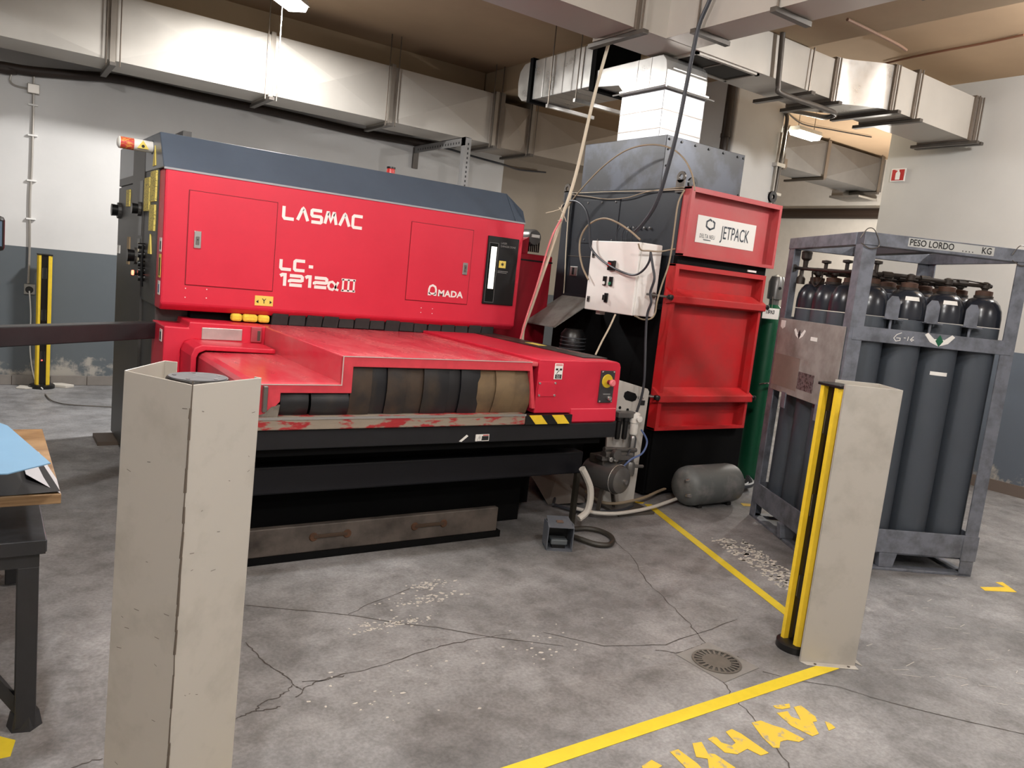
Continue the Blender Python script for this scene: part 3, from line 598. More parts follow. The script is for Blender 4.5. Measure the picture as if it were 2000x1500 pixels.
# warning tube sticking out of the flank
wt = MB().lathe([(.0, -.20), (.02, -.199), (.034, -.19), (.034, 0), (0, 0)], (XL-.005, 5.3, 2.10), ax='x').done('warning_lamp', M_WHITE, mc, smooth=True)
MB().cyl((XL-.01-.178, 5.3, 2.10), (XL-.01-.105, 5.3, 2.10), .0348, n=24).done('red_notice_band', mat('printed_red_band', (196, 60, 60), .5, rgb2=(214, 150, 70), thr=(.5, .56), scale=50, stretch=(1, 1, 3)), wt, smooth=True)
MB().cyl((XL-.01, 5.3, 2.1), (XL+.05, 5.3, 2.10), .042, n=24).done('lamp_socket', M_DARK, wt, smooth=True)
MB().prism([(XL-.10, 2.08), (XL-.035, 2.08), (XL-.0675, 2.128)], 'y', 5.3-.0375, 5.3-.034).done('warning_triangle', M_YEL, wt)
MB().cyl((XL-.0675, 5.2615, 2.094), (XL-.0675, 5.264, 2.094), .009, n=12).done('printed_symbol', M_INK, wt)
# beacon
bc = MB().lathe([(.032, 0), (.032, .07), (.028, .085), (.0, .088)], (2.565, 5.6, 2.185), n=20).done('beacon', M_BEACON, mc, smooth=True)
MB().lathe([(.034, .0), (.034, .012), (.0, .012)], (2.565, 5.6, 2.27), n=20).done('beacon_cap', M_BLK, bc)
B(3.3, 3.33, 5.2, 5.22, 2.13, 2.18).done('hood_clip', M_WHITE, mc)
# steel foot plate
B(0.72, 1.02, 6.3, 6.6, 0.0, 0.03).done('foot_plate', mat('foot_brown', (88, 76, 66), .6), mc)
B(1.1, 3.15, 4.2, 5.3, 0.02, .92).done('chassis', M_BLACK, mc)
B(1.05, 3.25, 5.0, 5.12, .9, 1.16).done('chassis', M_BLACK, mc)
# brushes sealing the gap under the front panel
br0 = None
for i in range(15):
    x = 1.52 + i*.112
    if br0 is None: br0 = o = MB().prism([(0, 0), (.105, 0), (.11, .075), (.006, .075)], 'y', -.012, .012).done('brush_strip', mat('brush_black', (30, 28, 28), .75, var=.3, scale=30), mc, world=False, bevel=.004)
    else: o = br0.copy(); COL.objects.link(o); o.parent = mc
    o.location = Vector((x, 4.93, 1.098+random.uniform(-.004, .002)))-Vector((2.05, 4.9, 0)); o.rotation_euler = (random.uniform(-.15, .1), random.uniform(-.03, .03), random.uniform(-.05, .05))
for x0, x1 in ((1.27, 1.335), (1.34, 1.43), (1.435, 1.505)):
    MB().box(x0, x1, 4.9, 4.95, 1.105, 1.152).done('yellow_foam', mat('yellow_foam', (222, 196, 66), .8, var=.2, scale=30), mc, bevel=.014)
# red cover at lower left with recess label and latch
cv = MB().prism([(.86, .70), (.86, 1.072), (.992, 1.068), (.996, 1.103), (1.44, 1.097), (1.432, .964), (1.03, 1.0), (.975, .985), (.955, .94), (.955, .70)], 'y', 4.75, 5.12).done('lower_cover', M_RED, mc, bevel=.008)
MB().prism([(.955, .70), (.955, .94), (.972, .985), (1.01, 1.003), (1.42, .992), (1.42, .965), (1.03, .972), (.995, .955), (.985, .93), (.985, .70)], 'y', 4.48, 4.76).done('bellows_hood', M_RED, mc, bevel=.006)
B(1.065, 1.296, 4.744, 4.752, 1.003, 1.073).done('blank_name_plate', mat('silver_plate', (196, 194, 190), .3, .6, var=.1, scale=14), mc, bevel=.003)
la = B(1.347, 1.41, 4.735, 4.752, .999, 1.091).done('hatch_latch', mat('pink_metal', (176, 84, 92), .35, .3), mc, bevel=.004)
B(1.383, 1.4, 4.732, 4.737, 1.01, 1.07).done('latch_slot', M_DSTEEL, la, bevel=.002)
s_ = B(XL-.003, XL+.001, 4.80, 4.86, .975, 1.045).done('edge_sticker', M_PAPER, mc); B(XL-.004, XL, 4.815, 4.845, .985, 1.03).done('printed_symbol', M_INK, s_)
# cutting table cover: lobe, raised tunnel, right control box
MB().prism([(1.0, .84), (1.0, .93), (1.012, .95), (1.035, .962), (1.45, .962), (1.45, .935), (1.04, .935), (1.03, .925), (1.03, .84)], 'y', 3.5, 4.72).done('lobe_cover', M_REDW, mc, bevel=.006)
MB().prism([(1.434, .95), (1.434, 1.095), (2.60, 1.095), (2.60, 1.07), (1.46, 1.07), (1.46, .95)], 'y', 3.5, 4.98).done('tunnel_cover', M_REDW, mc, bevel=.006)
fr = MB().prism([(1.0, .955), (1.434, .955), (1.434, 1.095), (2.545, 1.095), (2.60, .83), (2.575, .83), (2.535, 1.045), (1.486, 1.045), (1.486, .915), (1.14, .915), (1.14, .875), (1.10, .83), (1.05, .80), (1.0, .80)], 'y', 3.485, 3.512).done('tunnel_frame', M_REDF, mc, bevel=.003)
MB().prism([(1.0, .953), (1.434, .953), (1.434, 1.093), (2.545, 1.093), (2.545, 1.097), (1.43, 1.097), (1.43, .957), (1.0, .957)], 'y', 3.482, 3.487).done('bare_edge', mat('bare_edge', (220, 205, 200), .3, .4), mc)
B(1.055, 1.075, 3.46, 3.484, .83, .95).done('edge_guard', mat('grey_metal', (120, 118, 114)), mc, bevel=.003)
MB().prism([(1.0, .79), (1.13, .79), (1.14, .86), (1.10, .85), (1.07, .82), (1.0, .80)], 'y', 3.483, 3.5).done('torn_corner', M_STEEL, mc)
MB().box(1.10, 1.47, 3.62, 3.66, .72, .93).box(1.47, 2.58, 3.62, 3.66, .72, 1.06).done('tunnel_dark', M_BLACK, mc)
# rubber curtain strips
def flap(x0, x1, z0, z1, mm, curl=.02, dy=0.0):
    n = 7; mb = MB(); P = []
    for i in range(n):
        t = i/(n-1); P.append((3.515+dy+curl*math.sin(t*math.pi)*-1+.012*t, z1-(z1-z0)*t))
    vs = []
    m = 5
    for j in range(m):
        u = j/(m-1); b = .006*math.sin(u*math.pi)
        for (y, z) in P: vs.append((x0+(x1-x0)*u, y-b, z))
    k = len(vs)
    vs += [(a, b+.004, c) for a, b, c in vs]
    fs = [(j*n+i, j*n+i+1, (j+1)*n+i+1, (j+1)*n+i) for j in range(m-1) for i in range(n-1)]
    fs += [tuple(q+k for q in f)[::-1] for f in fs]
    for i in range(n-1):
        fs += [(i, i+1, k+i+1, k+i), ((m-1)*n+i+1, (m-1)*n+i, k+(m-1)*n+i, k+(m-1)*n+i+1)]
    for j in range(m-1):
        fs += [(j*n, (j+1)*n, k+(j+1)*n, k+j*n), (j*n+n-1, (j+1)*n+n-1, k+(j+1)*n+n-1, k+j*n+n-1)]
    return mb.add(vs, fs).done('curtain_strip', mm, mc, smooth=True)
flap(1.15, 1.285, .795, .915, M_RUB, dy=.01); flap(1.295, 1.485, .792, .915, M_RUB, dy=.004)
XS = [1.49, 1.585, 1.685, 1.775, 1.89, 2.022, 2.112, 2.215, 2.326, 2.437, 2.56]
for i, (a, b) in enumerate(zip(XS, XS[1:])):
    flap(a-.004, b+.012, .795+.004*(i % 3), 1.055, (mat('brown_stained_rubber', (62, 48, 36), .6, rgb2=(26, 26, 28), thr=(.4, .7), scale=6) if i in (0, 3, 2) else M_RUB) if i < 7 else M_RUBT, curl=.018 if i < 7 else .035, dy=.012*(i % 2))
# rail, apron, hazard plate
B(.9, 2.53, 3.47, 3.56, .742, .802).done('front_rail', M_RAIL, mc, bevel=.006)
B(.9, 2.53, 3.466, 3.47, .792, .804).done('rail_lip', M_CHROME, mc)
hz = B(2.53, 2.862, 3.468, 3.52, .742, .797).done('hazard_plate', M_BLK, mc)
for x in (2.55, 2.71):
    MB().prism([(x, .796), (x+.085, .796), (x+.135, .744), (x+.05, .744)], 'y', 3.4655, 3.4685).done('hazard_stripe', M_YELP, hz)
ap = B(.9, 3.235, 3.49, 3.54, .645, .738).done('apron', M_APRON, mc, bevel=.004)
B(.9, 3.16, 3.54, 4.3, .60, .735).done('table_bed', M_BLACK, mc)
st = B(2.222, 2.309, 3.487, 3.49, .652, .69).done('paper_sticker', M_PAPER, ap)
B(2.262, 2.305, 3.4862, 3.4872, .656, .68).done('printed_symbol', M_INK, st); B(2.268, 2.305, 3.4862, 3.4872, .682, .687).done('printed_symbol', M_SIGNR, st)
text_mb('⚠', .03, (2.228, 3.4868, .658), (1, 0, 0), (0, 0, 1)).done('printed_symbol', M_INK, st)
MB().prism([(2.12, .655), (2.135, .652), (2.175, .682), (2.165, .69)], 'y', 3.487, 3.49).done('torn_sticker', M_PAPER, ap)
for x in (2.345, 2.375): B(x, x+.012, 3.56, 3.575, .605, .645).done('hinge', M_CHROME, mc)
B(1.0, 3.20, 3.72, 4.1, .355, .50).done('lower_body', mat('lower_body_blue_black', (22, 22, 27), .5, var=.1, scale=3, spec=.25), mc, bevel=.01)
B(1.0, 3.20, 3.82, 4.1, .50, .62).done('lower_body', M_BLACK, mc)
B(.95, 2.9, 3.95, 5.2, 0.0, .36).done('base_frame', M_BLACK, mc)
# steel drawer plate with slots
pl = B(1.0, 2.57, 3.70, 3.74, 0.04, .186).done('slag_drawer', M_PLATE, mc, bevel=.006)
for x in (1.43, 2.015):
    MB().box(x, x+.185, 3.692, 3.702, .112, .132).done('pull_slot', mat('slot_shadow', (58, 42, 28), .8), pl, bevel=.004)
    for xx in (x, x+.185):
        MB().lathe([(.001, -.006), (.02, -.006), (.024, 0), (.02, .004)], (xx, 3.70, .12), ax='y', n=14).done('bolt', mat('rust', (74, 46, 26), .8, var=.3, scale=30), pl)
B(1.0, 2.6, 3.70, 3.95, 0, .039).done('base_skid', M_BLACK, mc)
B(3.165, 3.195, 3.72, 3.75, 0.0, .355).done('support_leg', mat('leg_olive', (44, 40, 32), .6), mc)
# right control box
cb = MB().prism([(2.605, .80), (2.866, .80), (2.866, .738), (3.222, .738), (3.232, .82), (3.226, 1.08), (3.215, 1.104), (3.19, 1.112), (2.605, 1.112)], 'y', 3.5, 4.98).done('control_housing', M_RED, mc, bevel=.006)
MB().prism([(3.5, .742), (3.492, .75), (3.497, .822), (3.5, .826)], 'x', 2.87, 3.224).done('housing_skirt', M_RED, cb)
B(3.03, 3.222, 3.63, 4.96, 1.111, 1.118).done('housing_rail_cover', mat('dark_strip', (48, 48, 46), .4, .2, rgb2=(92, 86, 74), thr=(.5, .8), scale=6), mc)
B(3.10, 3.17, 4.2, 4.36, 1.118, 1.1195).done('yellow_sticker', M_YEL, mc)
B(3.17, 3.185, 3.7, 4.1, 1.118, 1.121).done('metal_strip', M_CHROME, mc)
ws = B(2.717, 2.776, 3.496, 3.5005, .999, 1.092).done('pinch_sticker', M_PAPER, mc, bevel=.002)
B(2.724, 2.769, 3.4952, 3.4965, 1.004, 1.028).done('caption_block', M_INK, ws)
B(2.722, 2.77, 3.4952, 3.4965, 1.079, 1.088).done('caption_block', mat('pale_red_print', (214, 130, 130), .6), ws)
B(2.724, 2.741, 3.4952, 3.4965, 1.052, 1.063).done('printed_symbol', M_INK, ws); B(2.752, 2.769, 3.4952, 3.4965, 1.052, 1.063).done('printed_symbol', M_INK, ws)
MB().prism([(2.73, 1.032), (2.735, 1.032), (2.745, 1.046), (2.755, 1.05), (2.745, 1.052)], 'y', 3.4952, 3.4965).done('printed_symbol', M_INK, ws)
text_mb('Pinch', .013, (2.732, 3.4949, 1.0165), (1, 0, 0), (0, 0, 1)).done('lettering', M_PAPER, ws); text_mb('Point', .013, (2.732, 3.4949, 1.0065), (1, 0, 0), (0, 0, 1)).done('lettering', M_PAPER, ws)
hp = B(2.612, 2.738, 3.495, 3.501, .898, .985).done('access_plate', M_RED, mc, bevel=.002)
for x, z in ((2.62, .975), (2.73, .977), (2.622, .906), (2.733, .906)):
    MB().lathe([(.001, -.006), (.006, -.005), (.008, 0)], (x, 3.495, z), ax='y', n=12).done('screw', M_CHROME, hp, smooth=True)
ep = B(3.068, 3.178, 3.49, 3.501, .862, 1.058).done('operator_panel', mat('panel_charcoal', (52, 50, 52), .45), mc, bevel=.003)
for x, z in ((3.076, 1.05), (3.168, 1.05), (3.078, .87), (3.17, .87)):
    MB().lathe([(.001, -.005), (.004, -.004), (.006, 0)], (x, 3.49, z), ax='y', n=10).done('screw', M_CHROME, ep)
MB().lathe([(.001, -.004), (.04, -.004), (.042, 0)], (3.12, 3.49, .995), ax='y', n=28).done('emergency_stop_plate', mat('estop_yellow', (206, 176, 40), .5), ep)
eb = MB().lathe([(.001, -.05), (.016, -.05), (.021, -.044), (.021, -.034), (.012, -.03), (.012, 0)], (3.125, 3.487, .99), ax='y', n=20).done('emergency_stop_button', M_PINK, ep, smooth=True)
MB().lathe([(.001, -.036), (.014, -.036), (.014, -.004)], (3.125, 3.486, .99), ax='y', n=16).done('button_stem', mat('dark_red_gap', (110, 12, 24)), ep, smooth=True)
MB().lathe([(.001, -.018), (.012, -.018), (.014, -.014), (.014, 0)], (3.143, 3.488, .892), ax='y', n=16).done('selector_knob', M_CHROME, ep, smooth=True)
B(3.098, 3.155, 3.4885, 3.49, .913, .9175).done('print_line', mg, ep)
# dark red rear oscillator cabinet of the machine, seen right of the panel
M_DRED = mat('deep_red_enamel', (150, 12, 34), .4, var=.06, scale=3)
oc = B(3.42, 4.0, 5.35, 6.4, .3, 1.76).done('rear_cabinet', M_DRED, mc, bevel=.012)
B(3.42, 4.0, 5.345, 5.36, 1.70, 1.712).done('seam', M_BLK, oc)
MB().prism([(3.60, 1.762), (3.60, 1.93), (3.70, 1.86), (3.77, 1.90), (3.77, 1.762)], 'y', 5.4, 5.8).done('rear_bracket', M_DRED, oc)
mt = MB().lathe([(.0, -.2), (.06, -.2), (.07, -.18), (.07, .16), (.05, .2), (0, .2)], (3.83, 5.6, 1.90), ax='y', n=20).done('motor', M_MOTOR, oc, smooth=True)
for i in range(7):
    B(3.762+i*.02, 3.768+i*.02, 5.405, 5.42, 1.78, 1.88).done('cooling_fin', M_BLK, oc)
B(3.79, 3.87, 5.39, 5.40, 1.90, 1.925).done('motor_label', M_PAPER, oc)

# black steel arm reaching left from the machine
am = thing('steel_support_arm', 'long black square steel arm reaching left from the machine to the frame edge', 'support arm', (0.45, 4.75, 0))
a0, a1 = Vector((0.86, 5.07)), Vector((-0.35, 4.115)); d = (a1-a0); n = Vector((-d.y, d.x)).normalized()*-0.045
q = [a0+n, a1+n, a1-n, a0-n]
MB().prism([tuple(v) for v in q], 'z', .965, 1.062).done('arm_tube', M_BENCH, am, bevel=.005)
MB().prism([tuple(a1+n), tuple(a1-n), tuple(a1-n+d.normalized()*-.08), tuple(a1+n+d.normalized()*-.08)], 'z', 0, .965).done('leg', M_BLACK, am)
MB().prism([(-.5, 3.98), (-.22, 3.98), (-.22, 4.25), (-.5, 4.25)], 'z', 0, .012).done('foot_plate', M_BLACK, am)

# ================================================================= DUST COLLECTOR
dc = thing('dust_collector', 'tall dark dust collector with two red front doors and a white name plate', 'dust collector', (4.7, 4.8, 0))
UX0, UX1, UY0, UY1 = 4.20, 5.26, 4.14, 5.50
B(UX0, UX1, UY0, UY1, 1.45, 2.325).done('body', M_UNIT, dc, bevel=.006); B(UX0, UX1, UY0, UY1, 0.02, 1.449).done('body', M_BLACK, dc)
hd = B(UX0+.002, 5.09, 4.375, 5.335, 2.325, 2.722).done('hood', M_UNITH, dc, bevel=.004)
for x in (4.23, 4.36, 4.51, 4.66, 4.83, 5.0, 5.07):
    MB().lathe([(.001, -.01), (.008, -.009), (.01, 0)], (x, 4.375, 2.695), ax='y', n=10).done('bolt', M_BLK, hd, smooth=True)
for z in (2.62, 2.5, 2.4): MB().lathe([(.001, -.008), (.007, -.007), (.009, 0)], (4.23, 4.375, z), ax='y', n=10).done('bolt', M_BLK, hd)
MB().lathe([(.001, -.01), (.01, -.009), (.012, 0)], (5.07, 4.375, 2.4), ax='y', n=10).done('bolt', M_BLK, hd)
B(UX0-.0015, UX0+.001, 4.38, 5.33, 2.322, 2.33).done('seam', M_BLK, dc)
B(UX0-.006, UX0+.001, 4.80, 5.28, 1.90, 2.26).done('access_panel', M_UNIT, dc, bevel=.003)
for y in (4.85, 5.02, 5.2):
    for z in (1.93, 2.235): MB().lathe([(.001, -.006), (.008, -.005), (.009, 0)], (UX0-.006, y, z), ax='x', n=10).done('bolt', M_MOTOR, dc)
B(UX0-.02, UX0+.01, 5.40, 5.52, 1.2, 2.33).done('corner_post', M_UNIT, dc, bevel=.003)
B(UX0-.004, UX0+.001, 4.35, 5.4, 1.785, 1.792).done('seam', M_DSTEEL, dc)
B(UX0-.012, UX0, 5.24, 5.34, 1.62, 1.70).done('catch_plate', M_CHROME, dc, bevel=.003); B(UX0-.015, UX0-.01, 5.28, 5.305, 1.63, 1.69).done('catch_slot', M_BLK, dc)
B(UX0-.03, UX0, 4.2, 5.38, 1.43, 1.47).done('ledge', M_UNIT, dc)
for y, z in ((5.5, 2.36), (4.16, 2.40)):
    MB().lathe([(.02, -.006), (.042, -.006), (.042, .006), (.02, .006)], (UX0-.01, y, z), ax='x', n=18).box(UX0-.016, UX0-.004, y-.042, y+.042, z-.11, z-.02).done('lifting_lug', M_DSTEEL, dc)
for (x, z) in ((5.215, 2.405), (4.30, 2.37)):
    MB().lathe([(.018, -.01), (.045, -.01), (.045, .01), (.018, .01)], (x, 4.15, z), ax='y', n=18).done('lifting_eye', M_BLK, dc, smooth=True)
# tilted deflector and motor at the left of the unit
MB().add([(4.19, 5.38, 1.46), (4.19, 4.93, 1.46), (3.78, 4.93, 1.20), (3.78, 5.38, 1.20), (4.19, 5.38, 1.45), (4.19, 4.93, 1.45), (3.78, 4.93, 1.19), (3.78, 5.38, 1.19)],
         [(0, 1, 2, 3), (4, 5, 6, 7), (0, 1, 5, 4), (1, 2, 6, 5), (2, 3, 7, 6), (3, 0, 4, 7)]).done('deflector_plate', M_SHEET, dc)
B(3.6, 4.2, 4.9, 5.3, 0.02, 1.0).done('fan_housing', M_BLACK, dc)
fm = MB().lathe([(.0, 0), (.09, 0), (.1, .02), (.1, .16), (.07, .2), (0, .2)], (3.86, 4.78, 1.0), n=24).done('fan_motor', M_BLK, dc, smooth=True)
for i in range(5): MB().lathe([(.075, 0), (.104, 0), (.104, .006), (.075, .006)], (3.86, 4.78, 1.02+i*.028), n=24).done('cooling_fin', mat('fin_grey', (70, 72, 76), .35), fm)
# flanged red doors
def tray_door(name, x0, x1, z0, z1, flw=.035):
    d = B(x0+.01, x1-.01, 4.125, 4.145, z0+.01, z1-.01).done(name, M_REDD if z0 < 1 else M_REDW2, dc)
    m = M_REDD if z0 < 1 else M_REDW2
    B(x0, x0+.02, 4.06, 4.145, z0, z1).done('flange', m, d, bevel=.003); B(x1-.02, x1, 4.06, 4.145, z0, z1).done('flange', m, d, bevel=.003)
    B(x0, x1, 4.06, 4.145, z1-.02, z1).done('flange', m, d, bevel=.003); B(x0, x1, 4.06, 4.145, z0, z0+.02).done('flange', m, d, bevel=.003)
    # narrow front rims
    B(x0, x0+flw, 4.055, 4.063, z0, z1).done('rim', m, d); B(x1-flw*.8, x1, 4.055, 4.063, z0, z1).done('rim', m, d)
    B(x0+flw, x1-flw*.8, 4.0555, 4.063, z1-flw, z1).done('rim', m, d); B(x0+flw, x1-flw*.8, 4.0555, 4.063, z0, z0+flw*.7).done('rim', m, d)
    return d
M_REDW2 = mat('faded_red_enamel', (186, 70, 74), 0.45, rgb2=(180, 92, 90), thr=(0.4, 0.75), scale=3)
ud = tray_door('upper_door', 4.21, 5.24, 1.838, 2.335)
ld = tray_door('lower_door', 4.15, 5.165, .535, 1.775)
np_ = B(4.375, 5.04, 4.121, 4.127, 1.955, 2.155).done('name_plate', M_PAPER, ud)
dk = mat('slate_print', (44, 54, 66), .5)
text_mb('JETPACK', .138, (4.645, 4.1205, 2.01), (1, 0, 0), (0, 0, 1), bold=.0005, sx=.60, space=1.0).done('lettering', dk, np_)
text_mb('DELTA NEU', .043, (4.415, 4.1205, 1.993), (1, 0, 0), (0, 0, 1), sx=.66, space=1.15).done('lettering', dk, np_)
q = strokes_mb([[(.5, 0), (0, .28), (0, .75), (.4, 1), (.62, .88)], [(.38, .12), (.5, .02), (1, .25), (1, .75), (.72, .9)]], (4.475, 4.1205, 2.06), (1, 0, 0), (0, 0, 1), .085, .075, .013); q.done('logo', dk, np_)
B(4.46, 4.54, 4.1195, 4.121, 1.978, 1.984).done('print_line', dk, np_)
for z in (1.54, .80):
    lb = MB().prism([(4.10, z-.06), (4.03, z-.045), (4.03, z+.005), (4.12, z+.06)], 'x', 4.13, 5.19).done('clamp_ledge', M_REDD, ld, bevel=.004)
    for x, s in ((4.12, -1), (5.20, 1)):
        MB().lathe([(.001, 0), (.02, .003), (.026, .02), (.02, .037), (.001, .04)], (x+s*.005, 4.04, z-.03), ax='z', n=14).done('clamp_knob', M_BLK, ld, smooth=True)
        MB().cyl((x, 4.045, z-.01), (x-s*.02, 4.14, z-.01), .007, n=8).done('clamp_bolt', M_MOTOR, ld)
    MB().cyl((4.12, 4.06, z-.01), (3.99, 4.16, z-.005), .008, n=8).done('clamp_bolt', M_MOTOR, ld)
B(UX0-.001, 5.2, 4.10, 4.14, 1.775, 1.838).done('door_gap', M_BLACK, dc)
B(UX0+.01, 5.24, 4.12, 4.14, 0.03, .53).done('bin_recess', M_BLACK, dc)
B(4.98, 5.08, 4.09, 4.1, 1.79, 1.805).done('paper_tag', M_PAPER, dc)
MB().cyl((5.26, 4.3, 1.98), (5.42, 4.2, 1.95), .004, n=6).done('hook', M_BLK, dc)
for i in range(5):
    MB().lathe([(.001, -.02), (.009, -.018), (.009, 0)], (UX0, 4.66-i*.06, 2.03), ax='x', n=10).done('cable_gland', M_MOTOR, dc)
MB().lathe([(.02, 0), (.05, 0), (.06, .07), (.05, .13), (.02, .14)], (5.27, 4.5, .36), ax='x', n=16).done('outlet_cap', M_BLK, dc)

# ---------------------------------------------------------------- electrical box on the collector
eb_ = thing('electrical_cabinet', 'cream wall-type electrical cabinet with switches hanging on the left side of the dust collector', 'electrical box', (4.05, 4.46, 1.36))
B(3.925, 4.13, 4.195, 4.735, 1.368, 1.898).done('housing', M_BOX, eb_, bevel=.008)
B(4.13, 4.199, 4.3, 4.36, 1.4, 1.86).done('mounting_rail', M_UNIT, eb_)
B(4.13, 4.199, 4.6, 4.66, 1.4, 1.86).done('mounting_rail', M_UNIT, eb_)
dd = B(3.9, 3.923, 4.195, 4.735, 1.368, 1.898).done('cabinet_door', M_BOX, eb_, bevel=.005)
B(3.875, 3.9, 4.425, 4.495, 1.68, 1.755).done('main_switch', M_BLK, dd, bevel=.004); MB().cyl((3.86, 4.468, 1.722), (3.876, 4.468, 1.722), .016, n=12).done('switch_handle', M_BEACON, dd)
for y, mm in ((4.525, M_PAPER), (4.455, mat('green_button', (30, 110, 80), .4))):
    b_ = B(3.888, 3.9, y-.018, y+.018, 1.565, 1.635).done('push_button_block', M_BLK, dd, bevel=.002)
    MB().lathe([(.001, -.01), (.012, -.008), (.013, 0)], (3.888, y, 1.583), ax='x', n=14).done('push_button', mm, b_, smooth=True)
B(3.888, 3.9, 4.47, 4.505, 1.44, 1.51).done('selector_block', M_BLK, dd, bevel=.002); B(3.862, 3.89, 4.484, 4.496, 1.455, 1.495).done('selector_lever', M_BLK, dd, bevel=.003)
for z in (1.79, 1.45): 
    B(3.893, 3.9, 4.68, 4.71, z-.022, z+.022).done('lock_plate', M_MOTOR, dd, bevel=.003); MB().cyl((3.888, 4.695, z), (3.894, 4.695, z), .007, n=10).done('lock', M_BLK, dd)
B(3.95, 4.0, 4.6, 4.65, 1.34, 1.368).done('gland_plate', M_BOX, eb_)
MB().lathe([(.008, -.01), (.022, -.01), (.022, .0), (.008, 0)], (4.09, 4.19, 1.53), ax='y', n=12).done('cable_clip', M_DSTEEL, eb_)

# ---------------------------------------------------------------- cables and hoses
def cable(key, r, m, label, cat='cable', n=8, group=None, pts=None, name='cable'):
    return solid(name, MB().tube(pts or D[key], r, n=n), m, label, cat, group, smooth=True)
cable('rope_a', .0125, M_ROPE, 'thick pale hose bundle slanting from the ceiling duct down to the table end', 'hose', name='hose')
cable('rope_b', .007, M_PINK, 'thin faded pink line tied alongside the pale slanting bundle', 'cord', name='cord')
solid('cable_tie', MB().tube(D['tie_a'], .003, n=5).tube(D['tie_b'], .003, n=5).lathe([(.012, 0), (.02, .006), (.012, .012)], (3.58, 4.75, 2.0), n=10), M_ROPE, 'knot of loose cord ends tied round the pale slanting bundle', 'cord')
cable('hose_arch', .006, M_HOSET, 'tan hose arching high over the dark hood of the dust collector', 'hose', name='hose')
cable('hose_loop', .0075, M_HOSET, 'tan hose looping behind the cream electrical cabinet', 'hose', name='hose')
cable('cable_box_front', .008, M_CABLE, 'dark cable hanging in a swag across the front of the cream cabinet', 'cable')
cable('cable_box_down', .009, M_CABLE, 'dark cable dropping from the cream cabinet down to the compressor', 'cable')
cable('cable_side', .006, M_HOSET, 'short tan cable crossing the side of the cream cabinet', 'cable')
cable('cable_thin', .006, M_HOSET, 'thin tan cable hanging beside the left edge of the red doors', 'cable')
cable('string_a', .004, M_HOSET, 'sagging tan line strung between the two lifting lugs', 'cord', name='cord')
cable('string_b', .003, M_ROPE, 'taut thin cord strung between the two lifting lugs', 'cord', name='cord')
cable('string_down', .005, M_ROPE, 'thin pale cord hanging straight down at the left edge of the dust collector', 'cord', name='cord')
cable('power_cable', .014, M_CABLE, 'thick black power cable hanging from the ceiling duct to the cream cabinet', 'cable')
cable('box_to_table', .007, M_ROPE, 'short grey cord running from below the cream cabinet to the table end', 'cable')
for i in range(4): cable('lead_%d' % i, .004, M_CABLE, '%s thin control lead from the left dropping into the top of the cream cabinet' % ('first', 'second', 'third', 'fourth')[i], 'cable', group='control leads above the cream cabinet')
cable('hose_tank_a', .011, M_HOSET, 'upper tan air hose curving from the air tank to the compressor', 'hose', name='hose')
cable('hose_tank_b', .013, M_HOSEW, 'white air hose lying along the floor from the air tank', 'hose', name='hose')
cable('hose_black_floor', .012, M_CABLE, 'black hose lying on the floor in front of the compressor panel', 'hose', name='hose')
cable('hose_white', .022, M_HOSEW, 'thick white corrugated hose curving down under the table end', 'hose', name='hose')
cable(None, .018, M_BLK, 'black hose running beside the thick white one', 'hose', name='hose', pts=[(x+.03, 3.63, z) for x, y, z in D['hose_white']])
cable('pedal_cable', .016, mat('cable_olive', (48, 44, 38), .5), 'stiff black cable looping on the floor beside the foot pedal', 'cable')
cable('hose_black_a', .010, M_CABLE, 'black cable curling on the floor under the table end', 'cable')

# ---------------------------------------------------------------- compressor panel
cp = thing('compressor_panel', 'light grey upright panel carrying valves, pipework and a small cylindrical motor', 'compressor', (3.85, 4.03, 0))
Mx = Matrix.Translation((3.85, 4.02, 0)) @ Matrix.Rotation(R(-6), 4, 'Z')
def L_(mb): return mb.xf(Mx)
L_(MB().prism([(-.15, .02), (.13, .02), (.145, .84), (.13, .86), (-.17, .925), (-.2, .9)], 'y', 0, .018)).done('back_panel', M_PANEL, cp, bevel=.003)
L_(MB().prism([(-.08, .80), (-.075, .83), (-.05, .842), (.02, .825), (.04, .80), (.03, .775), (.0, .765), (-.06, .778)], 'y', -.003, .0)).done('hand_hole', M_BLK, cp)
for x, z in ((-.1, .72), (-.03, .705)): L_(MB().cyl((x, -.003, z), (x, .001, z), .011, n=14)).done('bolt_hole', M_BLK, cp)
L_(B(.08, .115, -.003, 0, .74, .775)).done('data_label', M_INK, cp)
L_(text_mb('·· V.P.Y.', .034, (.02, -.002, .79), (1, 0, -.22), (.22, 0, 1), sx=.8)).done('lettering', M_INK, cp)
L_(B(-.18, .13, -.25, .0, 0.0, .02)).done('base_tray', M_DSTEEL, cp)
for z0, x in ((.50, -.13), (.50, -.07)):
    L_(MB().lathe([(.0, 0), (.016, .003), (.02, .02), (.02, .13), (.028, .135), (.028, .17), (0, .17)], (x, -.05, z0), n=14)).done('filter_bowl', M_BLK, cp, smooth=True)
L_(B(-.16, .0, -.08, -.0, .66, .70)).done('valve_manifold', M_MOTOR, cp, bevel=.006)
fb = L_(MB().lathe([(0, 0), (.028, .0), (.032, .01), (.032, .08), (.036, .085), (.036, .15), (.02, .16), (0, .16)], (.0, -.06, .54), n=18)).done('filter_regulator', M_WHITE, cp, smooth=True)
L_(MB().lathe([(.0, -.02), (.022, -.018), (.022, .0)], (.0, -.1, .66), ax='y', n=16)).done('gauge', M_PAPER, fb)
